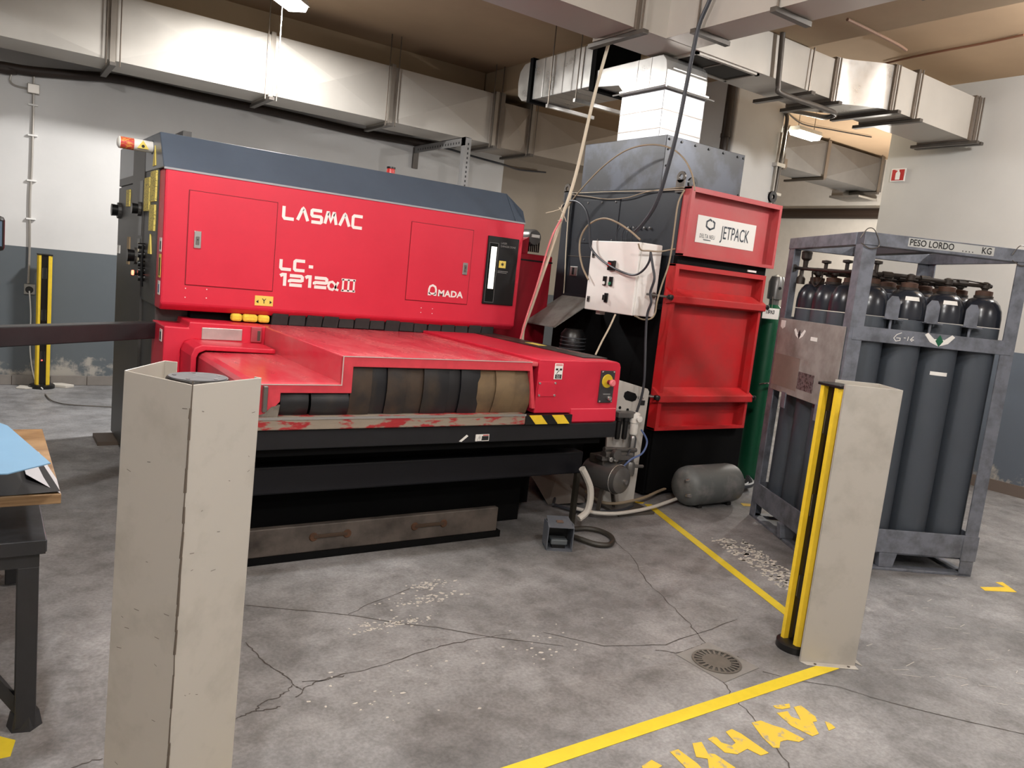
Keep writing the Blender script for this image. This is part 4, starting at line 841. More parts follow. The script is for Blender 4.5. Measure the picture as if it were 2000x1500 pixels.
L_(MB().lathe([(0, 0), (.028, .004), (.03, .02), (.03, .27), (.022, .29), (0, .29)], (.0, -.06, .24), n=18)).done('separator_cylinder', mat('silver_cylinder', (150, 148, 146), .25, .8), cp, smooth=True)
for (a, b_, c_, r) in ((-.28, -.12, .41, .03), (-.28, -.08, .45, .016), (-.24, .0, .33, .012)):
    L_(MB().cyl((a, -.12, c_), (b_+.1, -.09, c_-.02), r, n=12)).done('pipe_fitting', M_MOTOR, cp, smooth=True)
L_(MB().lathe([(.0, -.03), (.035, -.028), (.04, 0), (.03, .01)], (-.20, -.15, .42), ax='y', n=14)).done('valve', M_MOTOR, cp, smooth=True)
L_(MB().box(-.30, -.05, -.14, -.06, .37, .40)).done('valve_bracket', M_MOTOR, cp, bevel=.004)
L_(MB().lathe([(0, -.05), (.035, -.05), (.04, -.03), (.04, .03), (.03, .05), (0, .05)], (-.05, -.13, .31), n=14)).done('fitting', M_MOTOR, cp, smooth=True)
for x in (-.24, -.2): L_(MB().lathe([(.012, -.02), (.018, -.018), (.018, 0)], (x, -.15, .385), ax='y', n=12)).done('port', M_CHROME, cp)
Mm = Matrix.Translation((3.63, 3.97, .25)) @ Matrix.Rotation(R(-82), 4, 'Z') @ Matrix.Diagonal((1.02, 1.14, 1.14, 1))
mo = MB().lathe([(0, -.16), (.05, -.158), (.082, -.14), (.09, -.12), (.09, .12), (.086, .13), (.08, .155), (.045, .175), (0, .18)], ax='x', n=28).xf(Mm).done('motor', M_MOTOR, cp, smooth=True)
MB().lathe([(.0, 0), (.014, 0), (.014, .02), (0, .02)], (.178, 0, 0), ax='x', n=12).xf(Mm).done('drain_plug', M_CHROME, mo)
MB().lathe([(.091, 0), (.094, .003), (.091, .006)], (.118, 0, 0), ax='x', n=28).xf(Mm).done('weld_band', M_CHROME, mo)
MB().box(-.1, .03, -.06, .06, .07, .125).xf(Mm).done('terminal_box', M_DSTEEL, mo, bevel=.008)
for s in (-1, 1): MB().add([(.02, s*.05, -.07), (.05, s*.05, -.07), (.07, s*.09, -.235), (.04, s*.09, -.235), (.02, s*.04, -.07), (.05, s*.04, -.07), (.07, s*.08, -.235), (.04, s*.08, -.235)], [(0, 1, 2, 3), (4, 5, 6, 7), (0, 1, 5, 4), (1, 2, 6, 5), (2, 3, 7, 6), (3, 0, 4, 7)]).xf(Mm).done('motor_foot', M_DSTEEL, mo)
MB().tube([(3.78, 3.9, .45), (3.74, 3.9, .38), (3.70, 3.93, .34)], .006).done('pipe', M_CABLE, cp)
MB().tube([(3.88, 3.92, .58), (3.93, 3.9, .5), (3.88, 3.88, .42), (3.78, 3.88, .38), (3.74, 3.9, .33)], .007).done('blue_hose', mat('blue_hose', (92, 112, 160), .4), cp, smooth=True)

# ---------------------------------------------------------------- lying air tank
Mt = Matrix.Translation((4.60, 3.86, .152)) @ Matrix.Diagonal((1.06, 1.12, 1.12, 1)) @ Matrix.Rotation(R(-1), 4, 'Z')
at = thing('air_tank', 'grey cylindrical air tank lying on the floor before the dust collector', 'air tank', (4.62, 3.93, 0))
MB().lathe([(0, -.29), (.05, -.285), (.10, -.265), (.128, -.23), (.135, -.19), (.135, .19), (.128, .23), (.10, .265), (.05, .285), (0, .29)], ax='x', n=36).xf(Mt).done('shell', M_TANK, at, smooth=True)
for y, z in ((-.05, .05), (-.075, -.04)):
    MB().lathe([(.0, -.30), (.01, -.30), (.012, -.28), (.018, -.27), (.018, -.24)], (0, y, z), ax='x', n=12).xf(Mt).done('hose_connector', M_CHROME, at, smooth=True)
for x in (-.15, .15): MB().box(x-.02, x+.02, -.08, .08, -.135, -.115).xf(Mt).done('foot', M_BLK, at)

# green gas cylinder behind the cage
gc = thing('gas_cylinder', 'single green gas cylinder standing between the red doors and the cage', 'gas cylinder', (5.72, 4.37, 0))
MB().lathe([(0, 0), (.10, 0), (.112, .02), (.114, .05), (.114, 1.38), (.105, 1.46), (.07, 1.53), (.035, 1.56), (0, 1.56)], (5.72, 4.37, 0), n=32).done('body', M_GREEN, gc, smooth=True)
MB().lathe([(0, 1.54), (.04, 1.54), (.042, 1.60), (.065, 1.605), (.068, 1.75), (.05, 1.80), (.0, 1.82)], (5.72, 4.37, 0), n=24).done('valve_cap', M_MOTOR, gc, smooth=True)
MB().cyl((5.68, 4.30, 1.70), (5.678, 4.298, 1.70), .014, n=12).done('cap_hole', M_BLK, gc)
MB().tube([(5.60, 4.3, .86), (5.63, 4.24, .88), (5.70, 4.23, .86), (5.76, 4.24, .82)], .008, n=6).done('retaining_chain', M_CHROME, gc)
MB().cyl((5.5, 4.212, 1.52), (5.42, 4.16, 1.62), .002, n=5).done('tag_string', M_ROPE, gc)
sg = solid('paper_sign', B(5.385, 5.60, 4.21, 4.214, 1.435, 1.525), M_PAPER, 'white paper sign reading ПРАЗ hung above the green cylinder', 'sign')
text_mb('ПРАЗ', .042, (5.425, 4.209, 1.478), (1, 0, 0), (0, 0, 1), bold=.0012).done('lettering', M_INK, sg)
for i in range(3): cable(None, .02, M_CABLE, '%s of three black hoses on the floor between the air tank and the cage' % ('lowest', 'middle', 'topmost')[i], 'hose', name='hose', group='black floor hoses behind the air tank', pts=[(4.85+.05*i, 4.28-.05*i, .02+.02*i), (5.05, 4.12-.06*i, .02+.02*i), (5.3, 4.1-.05*i, .02+.02*i), (5.5, 4.2, .02+.02*i)])

# ================================================================= CYLINDER CAGE
cg = thing('cylinder_cage', 'galvanised steel cage on a pallet base holding grey gas cylinders', 'cage', (4.23, 2.674, 0), R(-29.5))
W_, D_, H_ = 1.05, 1.0, 2.03
def cpart(mb, name, m=None, bevel=.003, parent=None, **k): return mb.done(name, m or M_CAGE, parent or cg, bevel=bevel, world=False, **k)
def angle(x, y, sx, sy, z0, z1, w_=.085, t=.008):
    return MB().prism([(x, y), (x+sx*w_, y), (x+sx*w_, y+sy*t), (x+sx*t, y+sy*t), (x+sx*t, y+sy*w_), (x, y+sy*w_)], 'z', z0, z1)
for x, y, sx, sy in ((0, 0, 1, 1), (W_, 0, -1, 1), (0, D_, 1, -1), (W_, D_, -1, -1)): cpart(angle(x, y, sx, sy, 0.0, H_), 'corner_post', bevel=0)
cpart(B(.0, W_, -.006, 0.085, H_-.075, H_), 'top_beam'); cpart(B(.0, W_, D_-.03, D_, H_-.075, H_), 'top_beam')
cpart(B(-.006, .06, .086, D_, H_-.075, H_), 'top_beam'); cpart(B(W_-.03, W_, .0, D_, H_-.075, H_), 'top_beam')
cpart(B(.45, .53, .0, D_, H_-.07, H_-.01), 'cross_beam', mat('dark_cage_steel', (66, 66, 70), .5))
cpart(B(.02, W_-.02, -.004, .012, 1.40, 1.485), 'mid_beam'); cpart(B(.02, W_-.02, D_-.012, D_, 1.40, 1.485), 'mid_beam')
cpart(B(W_-.012, W_, .02, D_-.02, 1.40, 1.485), 'mid_beam')
for b_ in (B(.02, W_-.02, -.003, .012, .115, .262), B(-.003, .012, .02, D_-.02, .115, .262), B(W_-.012, W_+.003, .02, D_-.02, .115, .262), B(.02, W_-.02, D_-.012, D_+.003, .115, .262)): cpart(b_, 'kick_plate')
cpart(B(.02, W_-.02, .02, D_-.02, .10, .118), 'base_plate')
for b_ in (B(0, W_, 0, .07, 0, .018), B(0, .07, .0, D_, 0, .018), B(W_-.07, W_, 0, D_, 0, .018), B(0, W_, D_-.07, D_, 0, .018)): cpart(b_, 'skid_rail')
for x, y in ((.485, .03), (.485, .5), (.485, .95), (.03, .45), (W_-.03, .45)):
    cpart(MB().add([(x-.045, y-.025, 0.018), (x+.045, y-.025, .018), (x+.045, y+.025, .018), (x-.045, y+.025, .018), (x-.06, y-.03, .115), (x+.06, y-.03, .115), (x+.06, y+.03, .115), (x-.06, y+.03, .115)], [(0, 3, 2, 1), (4, 5, 6, 7), (0, 1, 5, 4), (1, 2, 6, 5), (2, 3, 7, 6), (3, 0, 4, 7)]), 'pallet_foot', bevel=.004)
cpart(angle(W_+.006, -.006, -1, 1, .10, .26, .1), 'corner_bracket', bevel=0)
# cylinder clamps bolted over the front row
for x in (.255, .505, .755):
    cpart(MB().prism([(x-.04, 1.545), (x-.04, 1.645), (x-.015, 1.68), (x+.025, 1.68), (x+.045, 1.645), (x+.045, 1.545)], 'y', .02, .028), 'clamp_plate')
    cpart(B(x-.045, x+.06, -.012, .05, 1.54, 1.547), 'clamp_plate'); cpart(MB().cyl((x, .02, 1.42), (x, .02, 1.545), .008, n=8), 'clamp_rod', bevel=0)
cpart(B(.1, .95, .25, .26, 1.63, 1.70), 'clamp_bar')
# sheet placard on the left side
pc = cpart(B(-.008, -.002, .03, .96, .96, 1.47), 'side_placard', M_SHEET)
cpart(B(-.0095, -.008, .55, .955, 1.0, 1.22), 'taped_patch', mat('brown_patch', (128, 114, 106), .6, var=.08), parent=pc, bevel=0)
cpart(B(-.0095, -.008, .32, .545, 1.02, 1.135), 'data_plate', mat('data_plate', (112, 108, 108), .4, .3, rgb2=(64, 62, 62), thr=(.5, .55), scale=60), parent=pc, bevel=0)
cpart(MB().prism([(.93, 1.455), (.86, 1.455), (.86, 1.41), (.895, 1.395), (.93, 1.41)], 'x', -.0095, -.008), 'sticker', M_PAPER, parent=pc, bevel=0)
def wing(c, z, s, ax, t0, t1):
    P = [(c-s, z+s*.32), (c-s*.8, z+s*.45), (c-s*.35, z+s*.1), (c, z+s*.12), (c+s*.35, z+s*.1), (c+s*.8, z+s*.45), (c+s, z+s*.32), (c+s*.6, z-s*.12), (c, z-s*.34), (c-s*.6, z-s*.12)]
    a = MB().prism(P, ax, t0, t1)
    return a, MB().prism([(c, z+s*.38), (c+s*.26, z), (c, z-s*.36), (c-s*.26, z)], ax, t0-.001, t0)
a, b_ = wing(.62, 1.375, .085, 'x', -.0095, -.008); w1 = cpart(a, 'sticker', M_PAPER, parent=pc, bevel=0); cpart(b_, 'printed_symbol', M_INK, parent=pc, bevel=0)
cpart(B(-.0095, -.008, .36, .45, 1.35, 1.375), 'sticker', M_PAPER, parent=pc, bevel=0)
for y in (.72, .22): cpart(B(-.012, -.002, y-.04, y+.03, .86, .97), 'placard_bracket')
# stickers and text on the front
mbm = [o for o in cg.children if o.name.startswith('mid_beam')][0]
a, b_ = wing(.562, 1.443, .095, 'y', -.0065, -.004); w1 = cpart(a, 'sticker', M_PAPER, parent=mbm, bevel=0); cpart(b_, 'printed_symbol', M_GREEN, parent=mbm, bevel=0)
chalk = strokes_mb([[(.55, .95), (.2, .7), (.02, .3), (.2, 0), (.5, .1), (.5, .35), (.2, .35)], [(.75, .42), (.9, .42)], [(1.05, .15), (1.08, .6)], [(1.45, .65), (1.25, .3), (1.35, .15), (1.5, .3), (1.3, .38)]], (.275, -.0045, 1.418), (1, 0, 0), (0, 0, 1), .085, .055, .004)
cpart(chalk, 'chalk_writing', M_PAPER, parent=mbm, bevel=0)
tb = [o for o in cg.children if o.name.startswith('top_beam')][0]
pl_ = cpart(B(.265, .80, -.0075, -.006, 1.972, 2.022), 'weight_label', mat('pale_label', (188, 188, 184), .5), parent=tb, bevel=0)
cpart(text_mb('PESO LORDO', .052, (.272, -.0078, 1.980), (1, 0, 0), (0, 0, 1), bold=.0008, sx=.88), 'lettering', M_INK, parent=tb, bevel=0)
cpart(text_mb('. . . .', .052, (.60, -.0078, 1.978), (1, 0, 0), (0, 0, 1), bold=.0008, sx=.8), 'lettering', M_INK, parent=tb, bevel=0)
cpart(text_mb('KG', .052, (.72, -.0078, 1.980), (1, 0, 0), (0, 0, 1), bold=.0008, sx=.9), 'lettering', M_INK, parent=tb, bevel=0)
for x in (.02, .96):
    cpart(MB().tube([(x-.05, -.012, 1.99), (x-.02, -.02, 2.045), (x+.03, -.01, 2.04), (x+.07, -.012, 1.96), (x+.02, -.01, 1.935), (x-.04, -.01, 1.96)], .003, n=5), 'tie_wire', M_DSTEEL, bevel=0)
M_cg = Matrix.Translation((4.23, 2.674, 0)) @ Matrix.Rotation(R(-29.5), 4, 'Z')
# sixteen cylinders, four rows of four
cyl0 = None
rows = ['front', 'second', 'third', 'rearmost']; cols = ['leftmost', 'second', 'third', 'rightmost']
def make_cyl():
    t = thing('gas_cylinder', '', 'gas cylinder', (0, 0, 0.12))
    MB().lathe([(0, 0), (.10, 0), (.112, .012), (.1165, .03), (.1165, 1.43)], n=32).done('body', M_CYL, t, smooth=True, world=False)
    MB().lathe([(.1168, 1.435), (.1168, 1.49), (.111, 1.535), (.096, 1.572), (.074, 1.598), (.054, 1.608), (0, 1.61)], n=32).done('shoulder', M_CYLD, t, smooth=True, world=False)
    MB().lathe([(0, 1.595), (.054, 1.595), (.054, 1.622), (.044, 1.624), (0, 1.624)], n=20).done('collar', M_BRASS, t, smooth=True, world=False)
    MB().lathe([(0, 1.622), (.048, 1.622), (.048, 1.65), (.03, 1.655), (0, 1.655)], n=20).done('valve_nut', M_CAP, t, smooth=True, world=False)
    MB().lathe([(0, 1.655), (.014, 1.655), (.014, 1.67), (0, 1.67)], n=10).done('valve_stem', M_BRASS, t, world=False)
    return t
k = 0
for r_ in range(4):
    for c_ in range(4):
        if cyl0 is None: t = cyl0 = make_cyl()
        else:
            t = cyl0.copy(); COL.objects.link(t)
            for ch in cyl0.children:
                c2 = ch.copy(); COL.objects.link(c2); c2.parent = t
        t.location = M_cg @ Vector((.165+.242*c_, .14+.235*r_, .12)); t.rotation_euler.z = random.uniform(0, 6)
        t['label'] = 'grey gas cylinder with dark shoulder in the cage, %s row, %s of its row' % (rows[r_], cols[c_])
        t['group'] = 'grey gas cylinders in the cage'
        FRAME[t.name] = Matrix.Translation(t.location)
cyls = [o for o in bpy.data.objects if o.name.startswith('gas_cylinder') and o.get('group')]
def stick(ci, rows_, half=20):
    """curved sticker following the cylinder's surface; rows_ = (height in the room, radius) pairs"""
    x = .165+.242*ci
    par = [o for o in cyls if (Vector(o.location)-M_cg @ Vector((x, .14, .12))).length < .02][0]
    FRAME[par.name] = Matrix.Translation(par.location) @ par.rotation_euler.to_matrix().to_4x4()
    ang = [R(-105-half+half*2*j/6) for j in range(7)]
    vs = [M_cg @ Vector((x+r*math.cos(t), .14+r*math.sin(t), z)) for (z, r) in rows_ for t in ang]
    MB().add(vs, [(j, j+1, 8+j, 7+j) for j in range(6)]).done('sticker', M_PAPER, par)
stick(2, ((1.235, .1178), (1.257, .1178)), 24)
stick(1, ((1.664, .1095), (1.688, .1)), 22); stick(2, ((1.664, .1095), (1.688, .1)), 22)
# manifold of pipes and valves over the cylinders
mf = thing('gas_manifold', 'dark brass pipe manifold with hand valves running over the cage cylinders', 'pipework', (4.23, 2.674, 1.8), R(-29.5))
FR = FRAME['cylinder_cage']
def mp(mb, name, m=M_BRASS, **k):
    mb.xf(FR @ Matrix.Translation((0, 0, -.042))); return mb.done(name, m, mf, **k)
for r_ in range(4):
    y = .14+.235*r_
    mp(MB().tube([(.12, y, 1.845), (.4, y+.005, 1.85), (.7, y-.005, 1.842), (.93, y, 1.845)], .012, n=8), 'pipe', smooth=True)
    for c_ in range(4):
        x = .165+.242*c_
        mp(MB().lathe([(0, 1.81), (.016, 1.81), (.018, 1.825), (.026, 1.83), (.026, 1.86), (.01, 1.868), (0, 1.868)], (x, y, 0), n=12), 'valve', smooth=True)
        if c_ < 3: mp(MB().cyl((x+.06, y, 1.846), (x+.12, y, 1.846), .02, n=8), 'coupling', smooth=True)
    mp(MB().tube([(.93-.3, y, 1.86), (.93-.16, y-.01, 1.865), (.93-.05, y-.02, 1.855)], .005, n=6), 'pipe', smooth=True)
mp(MB().tube([(.1, .14, 1.85), (.09, .4, 1.85), (.07, .7, 1.86), (.05, .96, 1.87)], .012, n=8), 'pipe', smooth=True)
mp(MB().tube([(.05, .98, 1.87), (.04, 1.03, 1.87)], .026, n=12), 'coupling', smooth=True)
for x, y in ((.1, .62), (.1, .34), (.17, .12)):
    mp(MB().lathe([(0, 1.85), (.012, 1.85), (.012, 1.90), (.03, 1.905), (.03, 1.92), (0, 1.925)], (x, y, 0), n=14), 'hand_wheel', smooth=True)
mp(MB().lathe([(0, 1.86), (.015, 1.86), (.018, 1.92), (.034, 1.935), (.036, 1.98), (.03, 1.985), (0, 1.985)], (.07, .86, 0), n=14), 'pressure_gauge', smooth=True)
mp(MB().lathe([(0, 1.76), (.03, 1.76), (.03, 1.80), (.014, 1.82), (.014, 1.86), (0, 1.86)], (.07, .9, 0), n=12), 'regulator', smooth=True)
mp(MB().tube([(.1, .80, 1.85), (.1, .78, 1.78), (.1, .72, 1.75), (.1, .66, 1.79), (.1, .65, 1.85)], .006, n=6), 'hose', smooth=True)

# ================================================================= LIGHT CURTAINS AND GUARDS
def curtain(label, x, y, rz, h, group='light curtain columns around the machine', base_r=.085):
    t = thing('light_curtain_column', label, 'light curtain', (x, y, 0), rz, group)
    # local: window looks along -Y
    k = dict(world=False)
    MB().lathe([(0, 0), (base_r, 0), (base_r, .03), (base_r-.01, .036), (0, .036)], n=28).done('base_disc', M_BLK, t, smooth=True, **k)
    MB().prism([(-.028, -.02), (-.028, .03), (.028, .03), (.028, -.02)], 'z', .03, h-.01).done('window_channel', mat('window_black', (20, 14, 12), .25), t, **k)
    for s in (-1, 1):
        MB().prism([(s*.03, -.045), (s*.05, -.045), (s*.062, -.03), (s*.062, -.012), (s*.055, -.008), (s*.062, -.004), (s*.062, .012), (s*.055, .016), (s*.062, .02), (s*.062, .04), (s*.03, .05), (s*.027, .0)], 'z', .03, h-.01).done('side_profile', M_YELP, t, **k)
    B(-.03, .03, .03, .05, .03, h-.01).done('back_profile', M_YELP, t, **k)
    B(-.066, .066, -.05, .055, h-.01, h+.004).done('top_cap', M_BLK, t, bevel=.003, **k)
    for z in (h*.86, h*.55, h*.24):
        w_ = B(-.017, .017, -.0225, -.018, z-.055, z+.055).done('lens_slot', M_BLK, t, **k)
        for s in (-1, 1): B(s*.017-.002, s*.017+.002, -.024, -.02, z-.05, z+.05).done('lens_edge', M_DSTEEL, w_, **k)
    return t
c1 = curtain('yellow and black light curtain column standing against the back wall', .50, 8.76, 0, 1.30, base_r=.11)
FRAME[c1.name] = Matrix.Translation((.5, 8.76, 0))
MB().lathe([(0, -.004), (.006, -.003), (.006, 0)], (.493, 8.735, .275), ax='y', n=10).done('indicator_light', mat('red_led', (255, 60, 50), .5, emit=((255, 60, 50), 8)), c1)
c2 = curtain('yellow and black light curtain column inside the right foreground guard', 3.12, 1.985, R(-101), 1.235)
# flat plates of the right guard
gr = thing('guard_post', 'beige folded sheet metal guard post standing on the right, floor mounted', 'guard post', (3.17, 1.9, 0))
A_, B_ = Vector((3.02, 1.885)), Vector((3.235, 1.752)); u_ = (B_-A_).normalized(); v_ = Vector((-u_.y, u_.x))
def gp(pts, z0, z1, par=gr, m=M_GUARD, name='panel', bevel=.002): return MB().prism([tuple(A_+u_*a+v_*b) for a, b in pts], 'z', z0, z1).done(name, m, par, bevel=bevel)
wl = (B_-A_).length
gp([(0, 0), (wl, 0), (wl, .003), (0, .003)], 0, 1.252); gp([(wl-.003, 0), (wl, 0), (wl, .205), (wl-.003, .205)], 0, 1.252)
gp([(.05, .202), (wl, .202), (wl, .205), (.05, .205)], 0, 1.252)
gp([(.0, 0), (.003, 0), (.003, .012), (.0, .012)], 0, 1.252, name='return_flange')
gp([(0.02, -.03), (wl+.0, -.035), (wl, .0), (0.0, .0)], 0, .004, name='floor_flange'); gp([(wl, .05), (wl+.035, .0), (wl+.035, .19), (wl, .205)], 0, .004, name='floor_flange')
for a, b in ((.06, -.02), (wl-.04, -.02), (wl+.02, .06)): 
    p = A_+u_*a+v_*b; MB().lathe([(0, .004), (.006, .004), (.006, .007), (0, .008)], (p.x, p.y, 0), n=10).done('screw', M_DSTEEL, gr)
# left foreground guard, leaning very slightly
gl_ = thing('guard_post', 'large beige folded sheet metal guard post in the left foreground with a welded seam', 'guard post', (.372, 1.733, 0), 0)
gl_.rotation_euler = (R(.2), R(.75), 0)
FRAME[gl_.name] = Matrix.Translation((.372-.0, 1.733, 0))
Z1 = 1.252; dx_ = -.0145
P0, PL, PR_, PB = Vector((.372, 1.733)), Vector((.264, 1.907)), Vector((.556, 1.857)), Vector((.378, 2.084))
def plate(p, q, z0, z1, t, name, m=M_GUARD, bevel=.0015):
    d = (q-p).normalized(); n = Vector((-d.y, d.x))*t
    o = MB().prism([(a.x+dx_, a.y) for a in (p, q, q+n, p+n)], 'z', z0, z1).done(name, m, gl_, bevel=bevel); return o
plate(PL, P0, 0, Z1, .003, 'panel'); plate(P0, PR_, 0, Z1, .003, 'panel'); plate(PB, PL, 0, Z1, .003, 'panel')
plate(PB, PB+Vector((.028, -.018)), 0, Z1, .003, 'return_flange'); plate(PR_, PR_+Vector((-.012, .016)), 0, Z1, .003, 'return_flange')
mb = MB(); zz = 0.0; rnd = random.Random(5)
while zz < Z1-.01:
    l_ = rnd.uniform(.02, .07); w_ = rnd.uniform(.0012, .0032)
    mb.cyl((P0.x+dx_+rnd.uniform(-.001, .001), P0.y-.0008, zz), (P0.x+dx_+rnd.uniform(-.001, .001), P0.y-.0008, zz+l_), w_, w_*.8, n=6); zz += l_*.95
mb.done('weld_seam', M_GUARDS, gl_)
rnd = random.Random(11); mb = MB()
for i in range(26):
    side = i % 2; p, q_ = ((PL, P0) if side else (P0, PR_)); d = (q_-p); t = rnd.uniform(.08, .92); z = rnd.uniform(.3, 1.2)
    c = p+d*t; n = Vector((d.y, -d.x)).normalized()*.0006; l_ = rnd.uniform(.002, .008); dz = rnd.uniform(-.004, .004); u1 = d.normalized()*l_
    if c.length > 0: mb.add([(c.x+dx_-u1.x+n.x, c.y-u1.y+n.y, z), (c.x+dx_+u1.x+n.x, c.y+u1.y+n.y, z+dz), (c.x+dx_+u1.x+n.x, c.y+u1.y+n.y, z+dz+.0012), (c.x+dx_-u1.x+n.x, c.y-u1.y+n.y, z+.0012)], [(0, 1, 2, 3)])
o = mb.done('scratch', M_GUARDS, gl_); o['kind'] = 'stuff'
c3 = curtain('light curtain column inside the left foreground guard, only its round cap showing', .425, 1.925, R(-30), 1.205)
for ch in c3.children:
    if ch.name.startswith('top_cap'): ch.hide_render = False
cap = MB().lathe([(0, 1.21), (.07, 1.21), (.072, 1.215), (.072, 1.232), (.069, 1.237), (0, 1.237)], (.43, 1.93, 0), n=40)
FRAME[c3.name] = Matrix.Translation((.425, 1.925, 0)) @ Matrix.Rotation(R(-30), 4, 'Z')
cap.done('round_cap', M_BLK, c3, bevel=.002)
cp_ = MB().lathe([(0, 1.237), (.066, 1.237), (.066, 1.2385), (0, 1.2385)], (.43, 1.93, 0), n=40).done('cap_plate', mat('cap_grey', (78, 80, 84), .7, 0, var=.08, scale=30), c3)
for i in range(5):
    a = 2*math.pi*i/5+.3; MB().lathe([(0, 1.2385), (.005, 1.2385), (.005, 1.2395), (0, 1.2395)], (.43+.053*math.cos(a), 1.93+.053*math.sin(a), 0), n=8).done('screw_hole', M_BLK, cp_)
q = [ribbon([(.43+.062*math.cos(a), 1.93+.062*math.sin(a)), (.43, 1.93), (.43-.062*math.cos(a+.5), 1.93-.062*math.sin(a+.5))], .0015, 1.2392) for a in (.2, 1.7)]
mb = MB(); [mb.add(s_.v, s_.f) for s_ in q]; mb.done('scratch', M_DSTEEL, cp_)

# ================================================================= WORKBENCH at the left edge
wb = thing('workbench', 'black steel workbench corner at the left edge of the frame', 'workbench', (-.3, 2.9, 0))
TX, TY0 = .172, 2.60
B(-1.2, TX, TY0, 3.9, .585, .625).done('bench_top', M_BENCHT, wb, bevel=.004)
B(-1.2, TX-.004, TY0-.002, TY0+.01, .582, .622).done('front_edge', M_BENCH, wb)
B(-1.2, TX-.018, TY0+.02, TY0+.08, .535, .585).done('apron_rail', M_BENCH, wb)
B(TX-.075, TX-.018, TY0+.021, TY0+.079, 0.01, .535).done('leg', M_BENCH, wb, bevel=.003)
B(TX-.075, TX-.018, 3.8, 3.857, 0.01, .585).done('leg', M_BENCH, wb, bevel=.003)
MB().cyl((TX-.046, TY0+.06, 0), (TX-.046, TY0+.06, .05), .05, .04, n=6).done('levelling_foot', M_BENCH, wb)
MB().add([(-.15, TY0+.04, .46), (-.15, TY0+.075, .46), (TX-.06, TY0+.075, .03), (TX-.06, TY0+.04, .03), (-.15, TY0+.04, .52), (-.15, TY0+.075, .52), (TX-.06, TY0+.075, .09), (TX-.06, TY0+.04, .09)],
         [(0, 3, 2, 1), (4, 5, 6, 7), (0, 1, 5, 4), (1, 2, 6, 5), (2, 3, 7, 6), (3, 0, 4, 7)]).done('brace', M_BENCH, wb)
ty = thing('wooden_tray', 'plywood board with raised edge and black liner stacked above the workbench', 'tray', (-.3, 2.8, .62))
B(-1.0, .205, 2.60, 3.5, .735, .765).done('board', M_WOOD, ty, bevel=.002)
MB().add([(-1.0, 2.61, .767), (.09, 2.61, .767), (.203, 2.605, .772), (.16, 3.0, .79), (.02, 3.1, .80), (-1.0, 3.1, .80)], [(0, 1, 2, 3, 4, 5)]).done('black_liner', M_BENCH, ty)
MB().add([(.203, 2.602, .766), (.204, 2.75, .768), (.17, 3.05, .785), (.11, 3.05, .80), (.12, 2.75, .79)], [(0, 1, 2, 3, 4)]).done('grey_film', mat('grey_film', (170, 170, 174), .35), ty)
for x in (-.9, -.5): B(x, x+.08, 2.65, 3.4, .626, .735).done('spacer_block', M_WOOD, ty)
bs = MB().add([(.166, 2.46, .90), (.062, 2.375, .898), (-.6, 2.40, .90), (-.6, 3.2, .90), (.02, 3.05, .905), (.075, 2.95, .902),
               (.166, 2.46, .897), (.062, 2.375, .895), (-.6, 2.40, .897), (-.6, 3.2, .897), (.02, 3.05, .902), (.075, 2.95, .899)],
              [(0, 1, 2, 3, 4, 5), (11, 10, 9, 8, 7, 6)] + [(i, (i+1) % 6, 6+(i+1) % 6, 6+i) for i in range(6)])
solid('blue_sheet', bs, M_BLUE, 'light blue plastic film covered sheet lying over the board at the left edge', 'sheet')
B_ = MB().box(-.6, .03, 2.5, 3.0, .80, .897)
solid('cardboard_stack', B_, mat('dark_stack', (58, 62, 66), .6), 'dark stack of offcuts hidden below the light blue sheet', 'stack')
mn = thing('monitor', 'edge of a black framed monitor at the left edge of the picture', 'monitor', (-.2, 3.0, 1.46))
B(-.45, .060, 2.98, 3.01, 1.462, 1.572).done('frame', M_BLK, mn, bevel=.012)
B(-.43, .052, 2.974, 2.981, 1.478, 1.556).done('screen', mat('screen', (90, 110, 130), .15), mn)
B(-.22, -.18, 2.99, 3.02, .0, 1.47).done('stand', M_BLK, mn)

# ================================================================= FOOT PEDAL
fpd = thing('foot_pedal', 'grey steel foot pedal switch with open hood on the floor under the machine', 'foot pedal', (2.8, 3.42, 0))
Mf = Matrix.Translation((2.805, 3.375, 0)) @ Matrix.Rotation(R(-26), 4, 'Z')
PG = mat('pedal_grey', (104, 108, 116), .42, .3, var=.12, scale=14)
f_ = lambda m: m.xf(Mf)
f_(B(-.078, .078, 0, .14, 0, .008)).done('base', PG, fpd)
f_(MB().prism([(.0, 0), (.14, 0), (.14, .15), (.03, .16), (.0, .14)], 'x', -.078, -.073)).done('side_cheek', PG, fpd)
f_(MB().prism([(.0, 0), (.14, 0), (.14, .15), (.03, .16), (.0, .14)], 'x', .073, .078)).done('side_cheek', PG, fpd)
f_(MB().add([(-.078, -.0, .14), (.078, -.0, .14), (.066, .14, .165), (-.066, .14, .165), (-.078, -.0, .145), (.078, -.0, .145), (.066, .14, .17), (-.066, .14, .17)], [(0, 3, 2, 1), (4, 5, 6, 7), (0, 1, 5, 4), (1, 2, 6, 5), (2, 3, 7, 6), (3, 0, 4, 7)])).done('hood', PG, fpd)
f_(MB().box(-.02, .02, .05, .08, .156, .163)).done('rating_plate', mat('brown_plate', (110, 88, 76), .5), fpd)
f_(B(-.07, .07, .12, .135, .008, .15)).done('back_plate', M_BLK, fpd)
f_(B(-.05, .05, .02, .10, .03, .062)).done('treadle', mat('treadle', (98, 104, 108), .4, .3), fpd, bevel=.006)
f_(B(-.04, .04, .03, .09, .008, .03)).done('spring_block', M_BLK, fpd)
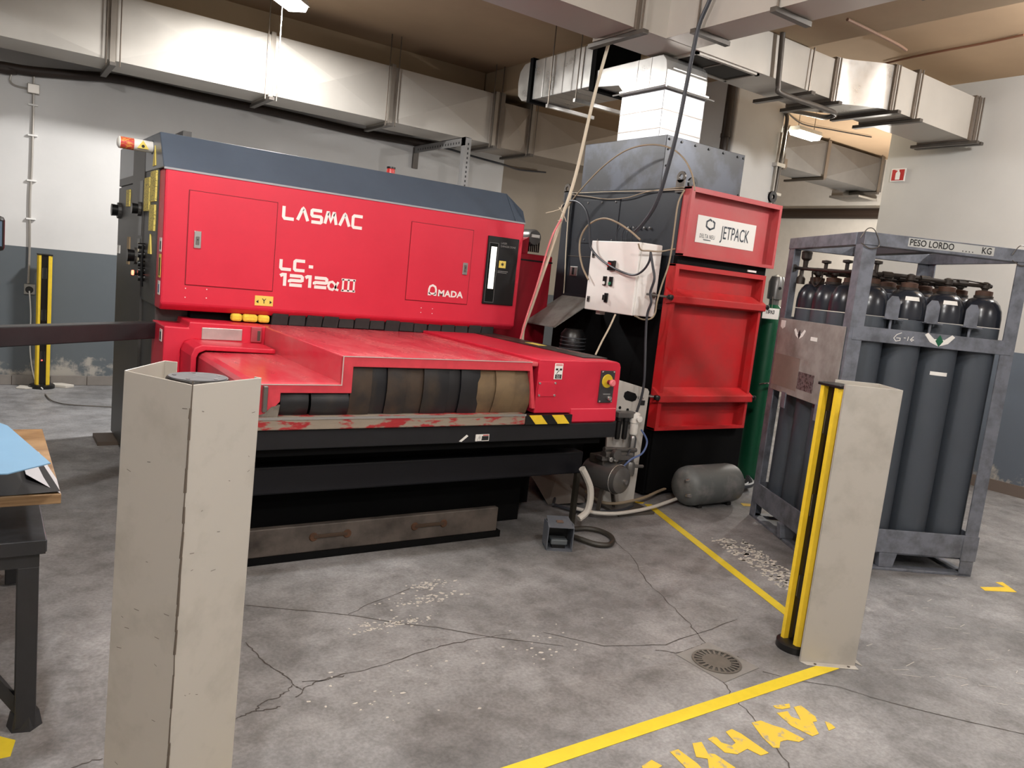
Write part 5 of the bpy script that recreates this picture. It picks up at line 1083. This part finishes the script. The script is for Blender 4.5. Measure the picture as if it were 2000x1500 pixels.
solid('dust_sheet', MB().add([(3.3, 4.15, .004), (3.55, 4.05, .03), (3.75, 4.3, .05), (3.95, 4.75, .06), (3.66, 4.72, .09), (3.45, 4.6, .10), (3.5, 4.35, .11)], [(0, 1, 6), (1, 2, 6), (2, 3, 4), (2, 4, 6), (4, 5, 6), (5, 0, 6)]), M_BAG, 'crumpled grey dusty sheet on the floor behind the foot pedal', 'dust sheet')

# ================================================================= DUCTS
def channel(p0, p1, w_, h_):
    """U-channel hanger bar"""
    p0, p1 = Vector(p0), Vector(p1); d = (p1-p0).normalized(); s = Vector((-d.y, d.x, 0))*w_/2; u = Vector((0, 0, h_))
    mb = MB()
    a = [p0-s, p0+s, p0+s+u, p0-s+u]; b = [p1-s, p1+s, p1+s+u, p1-s+u]
    return mb.add(a+b, [(0, 1, 2, 3), (7, 6, 5, 4), (0, 4, 5, 1), (1, 5, 6, 2), (2, 6, 7, 3), (3, 7, 4, 0)])
def duct_run(t, xs, y0, y1, z0, z1, m, name='duct_section'):
    """sections along X with a shallow pyramid crease on the near face"""
    for a, b in zip(xs, xs[1:]):
        cx, cz = (a+b)/2, (z0+z1)/2
        mb = MB().add([(a, y0, z0), (b, y0, z0), (b, y0, z1), (a, y0, z1), (cx, y0-.05, cz), (a, y1, z0), (b, y1, z0), (b, y1, z1), (a, y1, z1)],
                      [(0, 1, 4), (1, 2, 4), (2, 3, 4), (3, 0, 4), (0, 5, 6, 1), (3, 2, 7, 8), (5, 8, 7, 6), (0, 3, 8, 5), (1, 6, 7, 2)])
        mb.done(name, m, t)
ld_ = thing('ventilation_duct', 'long rectangular ventilation duct with creased sections hanging along the back wall', 'duct', (1.0, 8.3, 3.07))
duct_run(ld_, [-4.5, -1.6, .93, 2.32, 3.60, 4.92], 8.02, 8.55, 3.07, 3.635, M_DUCT)
duct_run(ld_, [5.02, 5.45, 6.9, 9.0], 8.02, 8.55, 3.05, 3.56, mat('dull_duct', (150, 138, 124), .45, .2, var=.06, scale=3))
B(4.90, 5.04, 8.0, 8.57, 3.03, 3.66).done('duct_flange', M_DUCTD, ld_)
for x in (-1.6, .93, 2.32, 3.60, 4.92, 5.45):
    fl_ = B(x-.022, x+.022, 7.985, 8.57, 3.045, 3.655).done('duct_flange', mat('flange_metal', (150, 142, 132), .35, .6), ld_)
    for dx in (-.05, .06):
        MB().cyl((x+dx, 7.99, 3.02), (x+dx, 7.99, 3.95), .006, n=6).done('hanger_rod', M_DUCTD, ld_)
    channel((x, 7.94, 3.015), (x, 8.62, 3.015), .05, .028).done('hanger_channel', M_DSTEEL, ld_)
rd = thing('ventilation_duct', 'large rectangular duct crossing overhead to the right wall with a curved offset', 'duct', (4.0, 4.5, 3.35))
B(-3.0, 3.72, 4.32, 4.74, 3.345, 3.93).done('duct_section', M_DUCT, rd)
B(3.72, 5.05, 4.32, 4.74, 3.35, 3.93).done('duct_section', M_DUCT, rd)
B(5.05, 6.0, 4.32, 4.74, 3.35, 3.675).done('duct_section', M_DUCT, rd)
n = 10; front = [(6.0+.5*i/n, 4.32-.24*(.5-.5*math.cos(math.pi*i/n))) for i in range(n+1)]; back = [(x, y+.46) for x, y in front]
MB().prism(front+back[::-1], 'z', 3.33, 3.70).done('curved_offset', M_GALV, rd, smooth=True)
B(6.5, 6.86, 4.08, 4.56, 3.34, 3.72).done('duct_section', M_DUCT, rd)
B(6.86, 7.98, 4.08, 4.56, 3.34, 3.735).done('duct_section', M_DUCT, rd)
B(7.98, 8.125, 4.10, 4.54, 3.36, 3.72).done('duct_section', M_DUCT, rd)
for x, y0, y1, z1 in ((3.72, 4.32, 4.74, 3.93), (5.62, 4.32, 4.74, 3.68), (6.0, 4.32, 4.74, 3.69), (6.5, 4.08, 4.56, 3.71), (6.86, 4.08, 4.56, 3.75), (7.9, 4.08, 4.56, 3.75), (7.98, 4.08, 4.56, 3.75)):
    if x != 5.62: B(x-.018, x+.018, y0-.022, y1+.022, 3.325, z1).done('duct_flange', M_DUCTD, rd, bevel=.003)
    MB().cyl((x+.03, y0-.03, 3.30), (x+.03, y0-.03, 3.94 if z1 > 3.9 else z1), .008, n=6).done('hanger_rod', M_DUCTD, rd)
    channel((x+.02, y0-.09, 3.297), (x+.02, y1+.09, 3.297), .05, .028).done('hanger_channel', M_DSTEEL, rd)
# open grille hole in the underside
MB().box(4.36, 5.08, 4.34, 4.37, 3.335, 3.352).box(4.36, 5.08, 4.66, 4.69, 3.335, 3.352).box(4.36, 4.39, 4.34, 4.69, 3.335, 3.352).box(5.05, 5.08, 4.34, 4.69, 3.335, 3.352).done('outlet_frame', M_DUCT, rd)
B(4.39, 5.05, 4.37, 4.66, 3.343, 3.3495).done('outlet_opening', mat('duct_inside', (34, 28, 18), .8), rd)
B(4.68, 4.70, 4.37, 4.66, 3.340, 3.344).done('outlet_bar', M_DUCTD, rd)
od = thing('ventilation_duct', 'rectangular branch duct crossing overhead toward the viewer at upper right', 'duct', (4.15, 3.0, 3.35))
B(4.02, 4.32, -2.0, 4.32, 3.352, 3.78).done('duct_section', M_DUCT, od)
for y in (4.02, 3.36, 2.6):
    MB().cyl((4.01, y, 3.32), (4.01, y, 3.94), .008, n=6).done('hanger_rod', M_DUCTD, od)
    channel((3.97, y, 3.318), (4.33, y, 3.318), .045, .03).done('hanger_channel', M_DSTEEL, od)
# bright galvanised duct of the collector
gd = thing('exhaust_duct', 'bright galvanised duct rising from the dust collector and bending away at the ceiling', 'duct', (4.4, 4.7, 2.72))
GX0, GX1, GY0, GY1 = 4.235, 4.68, 4.50, 4.98
for z0, z1 in ((2.722, 2.79), (2.79, 2.93), (2.93, 3.08)):
    B(GX0, GX1, GY0, GY1, z0, z1).done('duct_panel', M_GALVB, gd, bevel=.003)
for z in (2.79, 2.93): B(GX0-.0015, GX1+.0015, GY0-.0015, GY1+.0015, z-.003, z+.003).done('seam', M_DUCTD, gd)
B(GX0-.02, GX1+.02, GY0-.02, GY1+.02, 3.08, 3.115).done('duct_flange', M_GALV, gd, bevel=.004)
MB().cyl((GX0-.03, GY0-.035, 3.085), (GX1+.06, GY0-.035, 3.085), .008, n=8).cyl((GX0-.035, GY0-.05, 3.085), (GX0-.035, GY1+.07, 3.085), .008, n=8).done('clamp_rail', M_CHROME, gd)
n = 8; arc = [(GY0+.05+.30-.30*math.cos(math.pi/2*i/n), 3.115+.05+.18*math.sin(math.pi/2*i/n)) for i in range(n+1)]
poly = [(GY0, 3.115), (GY0, 3.22), (GY0+.015, 3.29), (GY0+.06, 3.335), (5.36, 3.335), (5.36, 3.20), (GY1+.06, 3.17), (GY1, 3.115)]
MB().prism(poly, 'x', GX0, GX1).done('elbow', M_GALV, gd, bevel=.004)
for y in (4.68, 4.83): B(GX0-.003, GX1, y-.003, y+.003, 3.117, 3.333).done('seam', M_GALV, gd)
B(GX0+.06, GX1-.02, GY0-.004, GY0, 3.235, 3.242).done('seam', M_CHROME, gd)
ys = [5.40, 5.54, 5.68, 5.82, 5.97, 6.12, 6.28]
B(GX0-.02, GX1+.02, 5.34, 5.40, 3.175, 3.60).done('duct_flange', M_BLACK, gd)
for a, b in zip(ys, ys[1:]):
    B(GX0+.008, GX1, a+.004, b-.004, 3.215, 3.57).done('duct_panel', M_GALV, gd, bevel=.006)
    B(GX0+.014, GX1-.004, a-.004, b+.004, 3.218, 3.567).done('duct_seam', M_GALV, gd)
B(GX0-.015, GX1+.02, 6.28, 6.33, 3.19, 3.59).done('duct_flange', M_BLACK, gd)
MB().prism([(6.33, 3.215), (6.33, 3.57), (6.45, 3.56), (6.52, 3.5), (6.54, 3.40), (6.52, 3.28), (6.45, 3.225)], 'x', GX0+.01, GX1).done('rounded_end', M_GALV, gd, smooth=True)
for y in (5.55, 5.95): B(4.2, 4.75, y, y+.03, 3.10, 3.13).done('support_bar', M_CHROME, gd)
for y in (5.565, 5.965): MB().cyl((4.215, y, 3.1), (4.215, y, 3.94), .006, n=6).done('hanger_rod', M_DUCTD, gd)
# corridor duct
kd = thing('ventilation_duct', 'dark rectangular duct seen through the opening behind the right wall', 'duct', (10, 7.3, 3.4))
duct_run(kd, [8.0, 9.85, 11.3], 7.0, 7.5, 3.42, 3.90, mat('grey_duct', (98, 95, 92), .5, .2, var=.1, scale=4))
for x in (8.95, 9.85, 11.2):
    B(x-.03, x+.03, 6.98, 7.52, 3.40, 3.92).done('duct_flange', M_DUCTD, kd); channel((x-.05, 6.95, 3.37), (x-.05, 7.62, 3.37), .05, .03).done('hanger_channel', M_DSTEEL, kd)
    MB().cyl((x-.05, 6.97, 3.38), (x-.05, 6.97, 3.95), .006, n=6).done('hanger_rod', M_DUCTD, kd)
# pipe on the far corridor wall
solid('wall_pipe', MB().cyl((11.42, 5.1, 3.10), (11.42, 9.5, 3.14), .085, n=16), mat('dark_pipe', (44, 32, 24), .5), 'thick dark pipe on the far corridor wall behind the opening', 'pipe')

# ---------------------------------------------------------------- lamps
def batten(label, x, y, z, l, rz=0, w_=.14, cat='ceiling lamp'):
    t = thing('ceiling_lamp', label, cat, (x, y, z), rz, 'fluorescent ceiling lamps')
    MB().prism([(-w_/2, 0), (w_/2, 0), (w_/2-.02, .05), (-w_/2+.02, .05)], 'x', -l/2, l/2).done('housing', M_WHITE, t, world=False)
    MB().prism([(-w_/2+.008, 0), (w_/2-.008, 0), (w_/2-.03, -.045), (-w_/2+.03, -.045)], 'x', -l/2+.01, l/2-.01).done('diffuser', M_LAMP, t, world=False)
    for s in (-1, 1): MB().cyl((s*l*.35, 0, .05), (s*l*.35, 0, 3.95-z), .004, n=6).done('suspension_rod', M_DUCTD, t, world=False)
    return t
names = ['glowing lamp hanging over the ventilation duct behind the machine', 'ceiling lamp above the left guard post, in front of the machine', 'ceiling lamp overhead beside the camera',
         'ceiling lamp behind the camera on the left', 'ceiling lamp near the right wall', 'ceiling lamp behind the camera on the right']
for (x, y, z, rz, p), nm in zip(LAMPS, names): batten(nm, x, y, z, .5, R(rz), .22)
batten('small lit lamp in the corridor seen below the curved duct', 7.9, 5.95, 3.56, .42, 0, .17)
solid('pull_cord', MB().cyl((2.16, 7.25, 3.32), (2.16, 7.25, 3.94), .004, n=6), M_PAPER, 'thin pale cord hanging from the ceiling beside the glowing lamp', 'cord')

# ---------------------------------------------------------------- wall fittings
ep_ = thing('wall_conduit', 'thin pale conduit with clips running down the back wall to the socket', 'conduit', (.37, 8.92, 1.0))
MB().tube([(.385, 8.915, 2.80), (.387, 8.915, 2.5), (.384, 8.915, 2.1), (.375, 8.915, 1.8), (.38, 8.915, 1.35), (.375, 8.915, 1.0)], .011).done('conduit', M_PIPEL, ep_, smooth=True)
MB().tube([(.21, 8.915, 2.93), (.20, 8.915, 2.86), (.24, 8.915, 2.825), (.34, 8.915, 2.82)], .008).done('conduit', M_PIPEL, ep_, smooth=True)
MB().tube([(.385, 8.915, 2.98), (.385, 8.915, 2.86)], .010, sub=1).done('conduit', M_PIPEL, ep_)
for z in (2.68, 2.40, 1.98, 1.62): B(.345, .425, 8.9, 8.93, z-.008, z+.008).done('pipe_clip', M_PAPER, ep_, bevel=.003)
jb = solid('junction_box', B(.335, .435, 8.885, 8.93, 2.78, 2.87), M_PIPEL, 'square junction box at the top of the thin wall conduit', 'junction box', bevel=.006)
so = thing('power_socket', 'square wall socket beside the rear light curtain column', 'socket', (.385, 8.93, .90))
B(.34, .435, 8.9, 8.93, .895, .995).done('plate', mat('socket_grey', (150, 148, 142), .5), so, bevel=.006)
MB().lathe([(0, -.004), (.03, -.004), (.034, 0)], (.385, 8.9, .94), ax='y', n=20).done('socket_face', M_BLK, so)
cable('cord_left', .006, M_PAPER, 'thin white cord hanging from the wall socket to the floor', 'cord', name='cord', pts=[(.385, 8.89, .93), (.40, 8.87, .7), (.40, 8.84, .35), (.44, 8.80, .08), (.50, 8.62, .012)])
cable('floor_cable', .005, M_DSTEEL, 'thin cord snaking over the floor from the rear light curtain to the machine', 'cord', name='cord')
solid('plaster_rubble', MB().prism([(.28, 8.70), (.36, 8.66), (.44, 8.7), (.42, 8.8), (.32, 8.84)], 'z', 0, .012).prism([(.60, 8.78), (.70, 8.72), (.78, 8.78), (.68, 8.88), (.6, 8.88)], 'z', 0, .03), mat('plaster_white', (200, 194, 184), .9), 'crumbled white plaster at the foot of the rear light curtain column', 'rubble', bevel=.008)
wpipe = [(x, 8.885, z) for x, y, z in D['wall_pipe']]
cable(None, .045, mat('dark_wall_pipe', (46, 34, 26), .6), 'dark brown pipe running along the back wall below the duct', 'pipe', name='wall_pipe', pts=[(-3, 8.885, 2.93)]+wpipe, n=10)
cable(None, .012, M_CABLE, 'black cable sagging along the back wall behind the perforated steel frame', 'cable', pts=[(x, 8.9, z) for x, y, z in D['wall_cable'][:5]]+[(6.2, 9.3, 3.05), (6.8, 9.5, 3.12)])
# slotted steel angle frame standing behind the machine
sf = thing('slotted_angle_frame', 'grey perforated steel angle frame rising behind the machine roof', 'steel frame', (4.4, 7.7, 0))
AG = mat('angle_grey', (138, 136, 134), .4, .4)
MB().prism([(4.37, 7.68), (4.45, 7.68), (4.45, 7.685), (4.376, 7.685), (4.376, 7.76), (4.37, 7.76)], 'z', 0.0, 3.02).done('upright', AG, sf)
MB().box(4.37, 4.376, 7.68, 8.93, 2.93, 3.02).box(4.37, 4.42, 7.68, 8.93, 3.014, 3.02).done('arm', AG, sf)
B(4.36, 4.43, 8.90, 8.93, 2.75, 3.0).done('wall_plate', M_DSTEEL, sf)
h0 = None
for i in range(12):
    z = 2.95-i*.05
    if h0 is None: h0 = o = B(-.008, .008, -.0008, .0008, -.012, .012).done('slot_hole', M_BLK, sf, world=False)
    else: o = h0.copy(); COL.objects.link(o); o.parent = sf
    o.location = Vector((4.415, 7.6795, z))-Vector((4.4, 7.7, 0))
for i in range(18):
    o = h0.copy(); COL.objects.link(o); o.parent = sf; o.rotation_euler.z = R(90); o.location = Vector((4.3695, 7.75+i*.062, 2.965))-Vector((4.4, 7.7, 0))
# fire extinguisher sign
fs = thing('fire_sign', 'small red fire extinguisher sign with white border on the right wall', 'sign', (8.125, 4.865, 3.01))
B(8.118, 8.128, 4.785, 4.945, 3.005, 3.14).done('plate', M_PAPER, fs)
B(8.116, 8.119, 4.797, 4.933, 3.015, 3.13).done('red_field', M_SIGNR, fs)
MB().prism([(4.84, 3.022), (4.89, 3.022), (4.89, 3.09), (4.88, 3.105), (4.873, 3.11), (4.873, 3.118), (4.90, 3.124), (4.90, 3.127), (4.855, 3.127), (4.855, 3.11), (4.848, 3.105), (4.84, 3.09)], 'x', 8.1135, 8.1165).done('extinguisher_symbol', M_PAPER, fs)
# pipes at the pillar and duct
cable(None, .022, M_DSTEEL, 'steel conduit bending round the overhead duct and down the white pillar', 'conduit', name='conduit', n=10,
      pts=[(5.2, 4.27, 3.68), (5.22, 4.27, 3.45), (5.24, 4.27, 3.28), (5.30, 4.27, 3.235), (5.8, 4.27, 3.235), (6.05, 4.29, 3.235), (6.15, 4.45, 3.24), (6.9, 5.2, 3.5), (7.45, 5.9, 3.72), (7.56, 5.97, 3.66), (7.56, 5.97, 3.4), (7.54, 5.97, 2.8), (7.53, 5.97, 1.5), (7.53, 5.97, 0.2)])
cable(None, .016, M_PIPEL, 'pale conduit clipped down the right corner of the white pillar', 'conduit', name='conduit', pts=[(7.50, 5.97, 3.5), (7.49, 5.97, 2.6), (7.48, 5.97, 1.6), (7.48, 5.97, .2)])
solid('pipe_clamp', MB().box(7.45, 7.60, 5.93, 6.0, 3.12, 3.16).box(7.45, 7.60, 5.93, 6.0, 2.80, 2.83), M_CHROME, 'pipe clamps holding both conduits to the white pillar', 'clamp')
solid('downpipe', MB().cyl((6.68, 6.06, 0), (6.68, 6.06, 3.95), .045, n=16).cyl((6.68, 6.06, 3.3), (6.68, 6.06, 3.34), .052, n=16), mat('dark_downpipe', (46, 34, 28), .4), 'dark vertical pipe at the left side of the white pillar', 'pipe', smooth=True)
solid('hanging_cord', MB().tube([(5.6, 5.9, 3.9), (5.62, 5.9, 3.4), (5.61, 5.9, 3.12), (5.64, 5.9, 2.7)], .008).lathe([(.01, 0), (.024, .01), (.01, .02)], (5.61, 5.9, 3.1), n=10), M_HOSET, 'knotted tan cord hanging behind the dust collector', 'cord')
cable('ceil_cable', .01, mat('brown_cable', (124, 84, 62), .7), 'thin reddish cable stapled across the ceiling at upper right', 'cable')
cable('ceil_cable2', .012, mat('ceiling_stain_cable', (120, 92, 74), .7), 'brown cable stapled to the beam at upper right', 'cable')
cable(None, .008, M_BLK, 'thin black wire feeding the corridor lamp', 'cable', pts=[(8.2, 6.5, 3.93), (8.8, 6.7, 3.92), (9.3, 6.6, 3.93), (9.9, 6.4, 3.93)])
B_ = MB().cyl((9.05+.2, 6.75, 3.93), (9.05+.2, 6.75, 3.95), .04, n=12)
# hose hooks and white rim in the corridor
solid('wall_bracket', MB().box(10.9, 11.4, 7.1, 7.6, 3.30, 3.33).box(10.95, 11.1, 7.4, 7.6, 3.33, 3.42), M_CHROME, 'bright bracket below the dark corridor duct', 'bracket')

# no unused datablocks
bpy.context.view_layer.update()
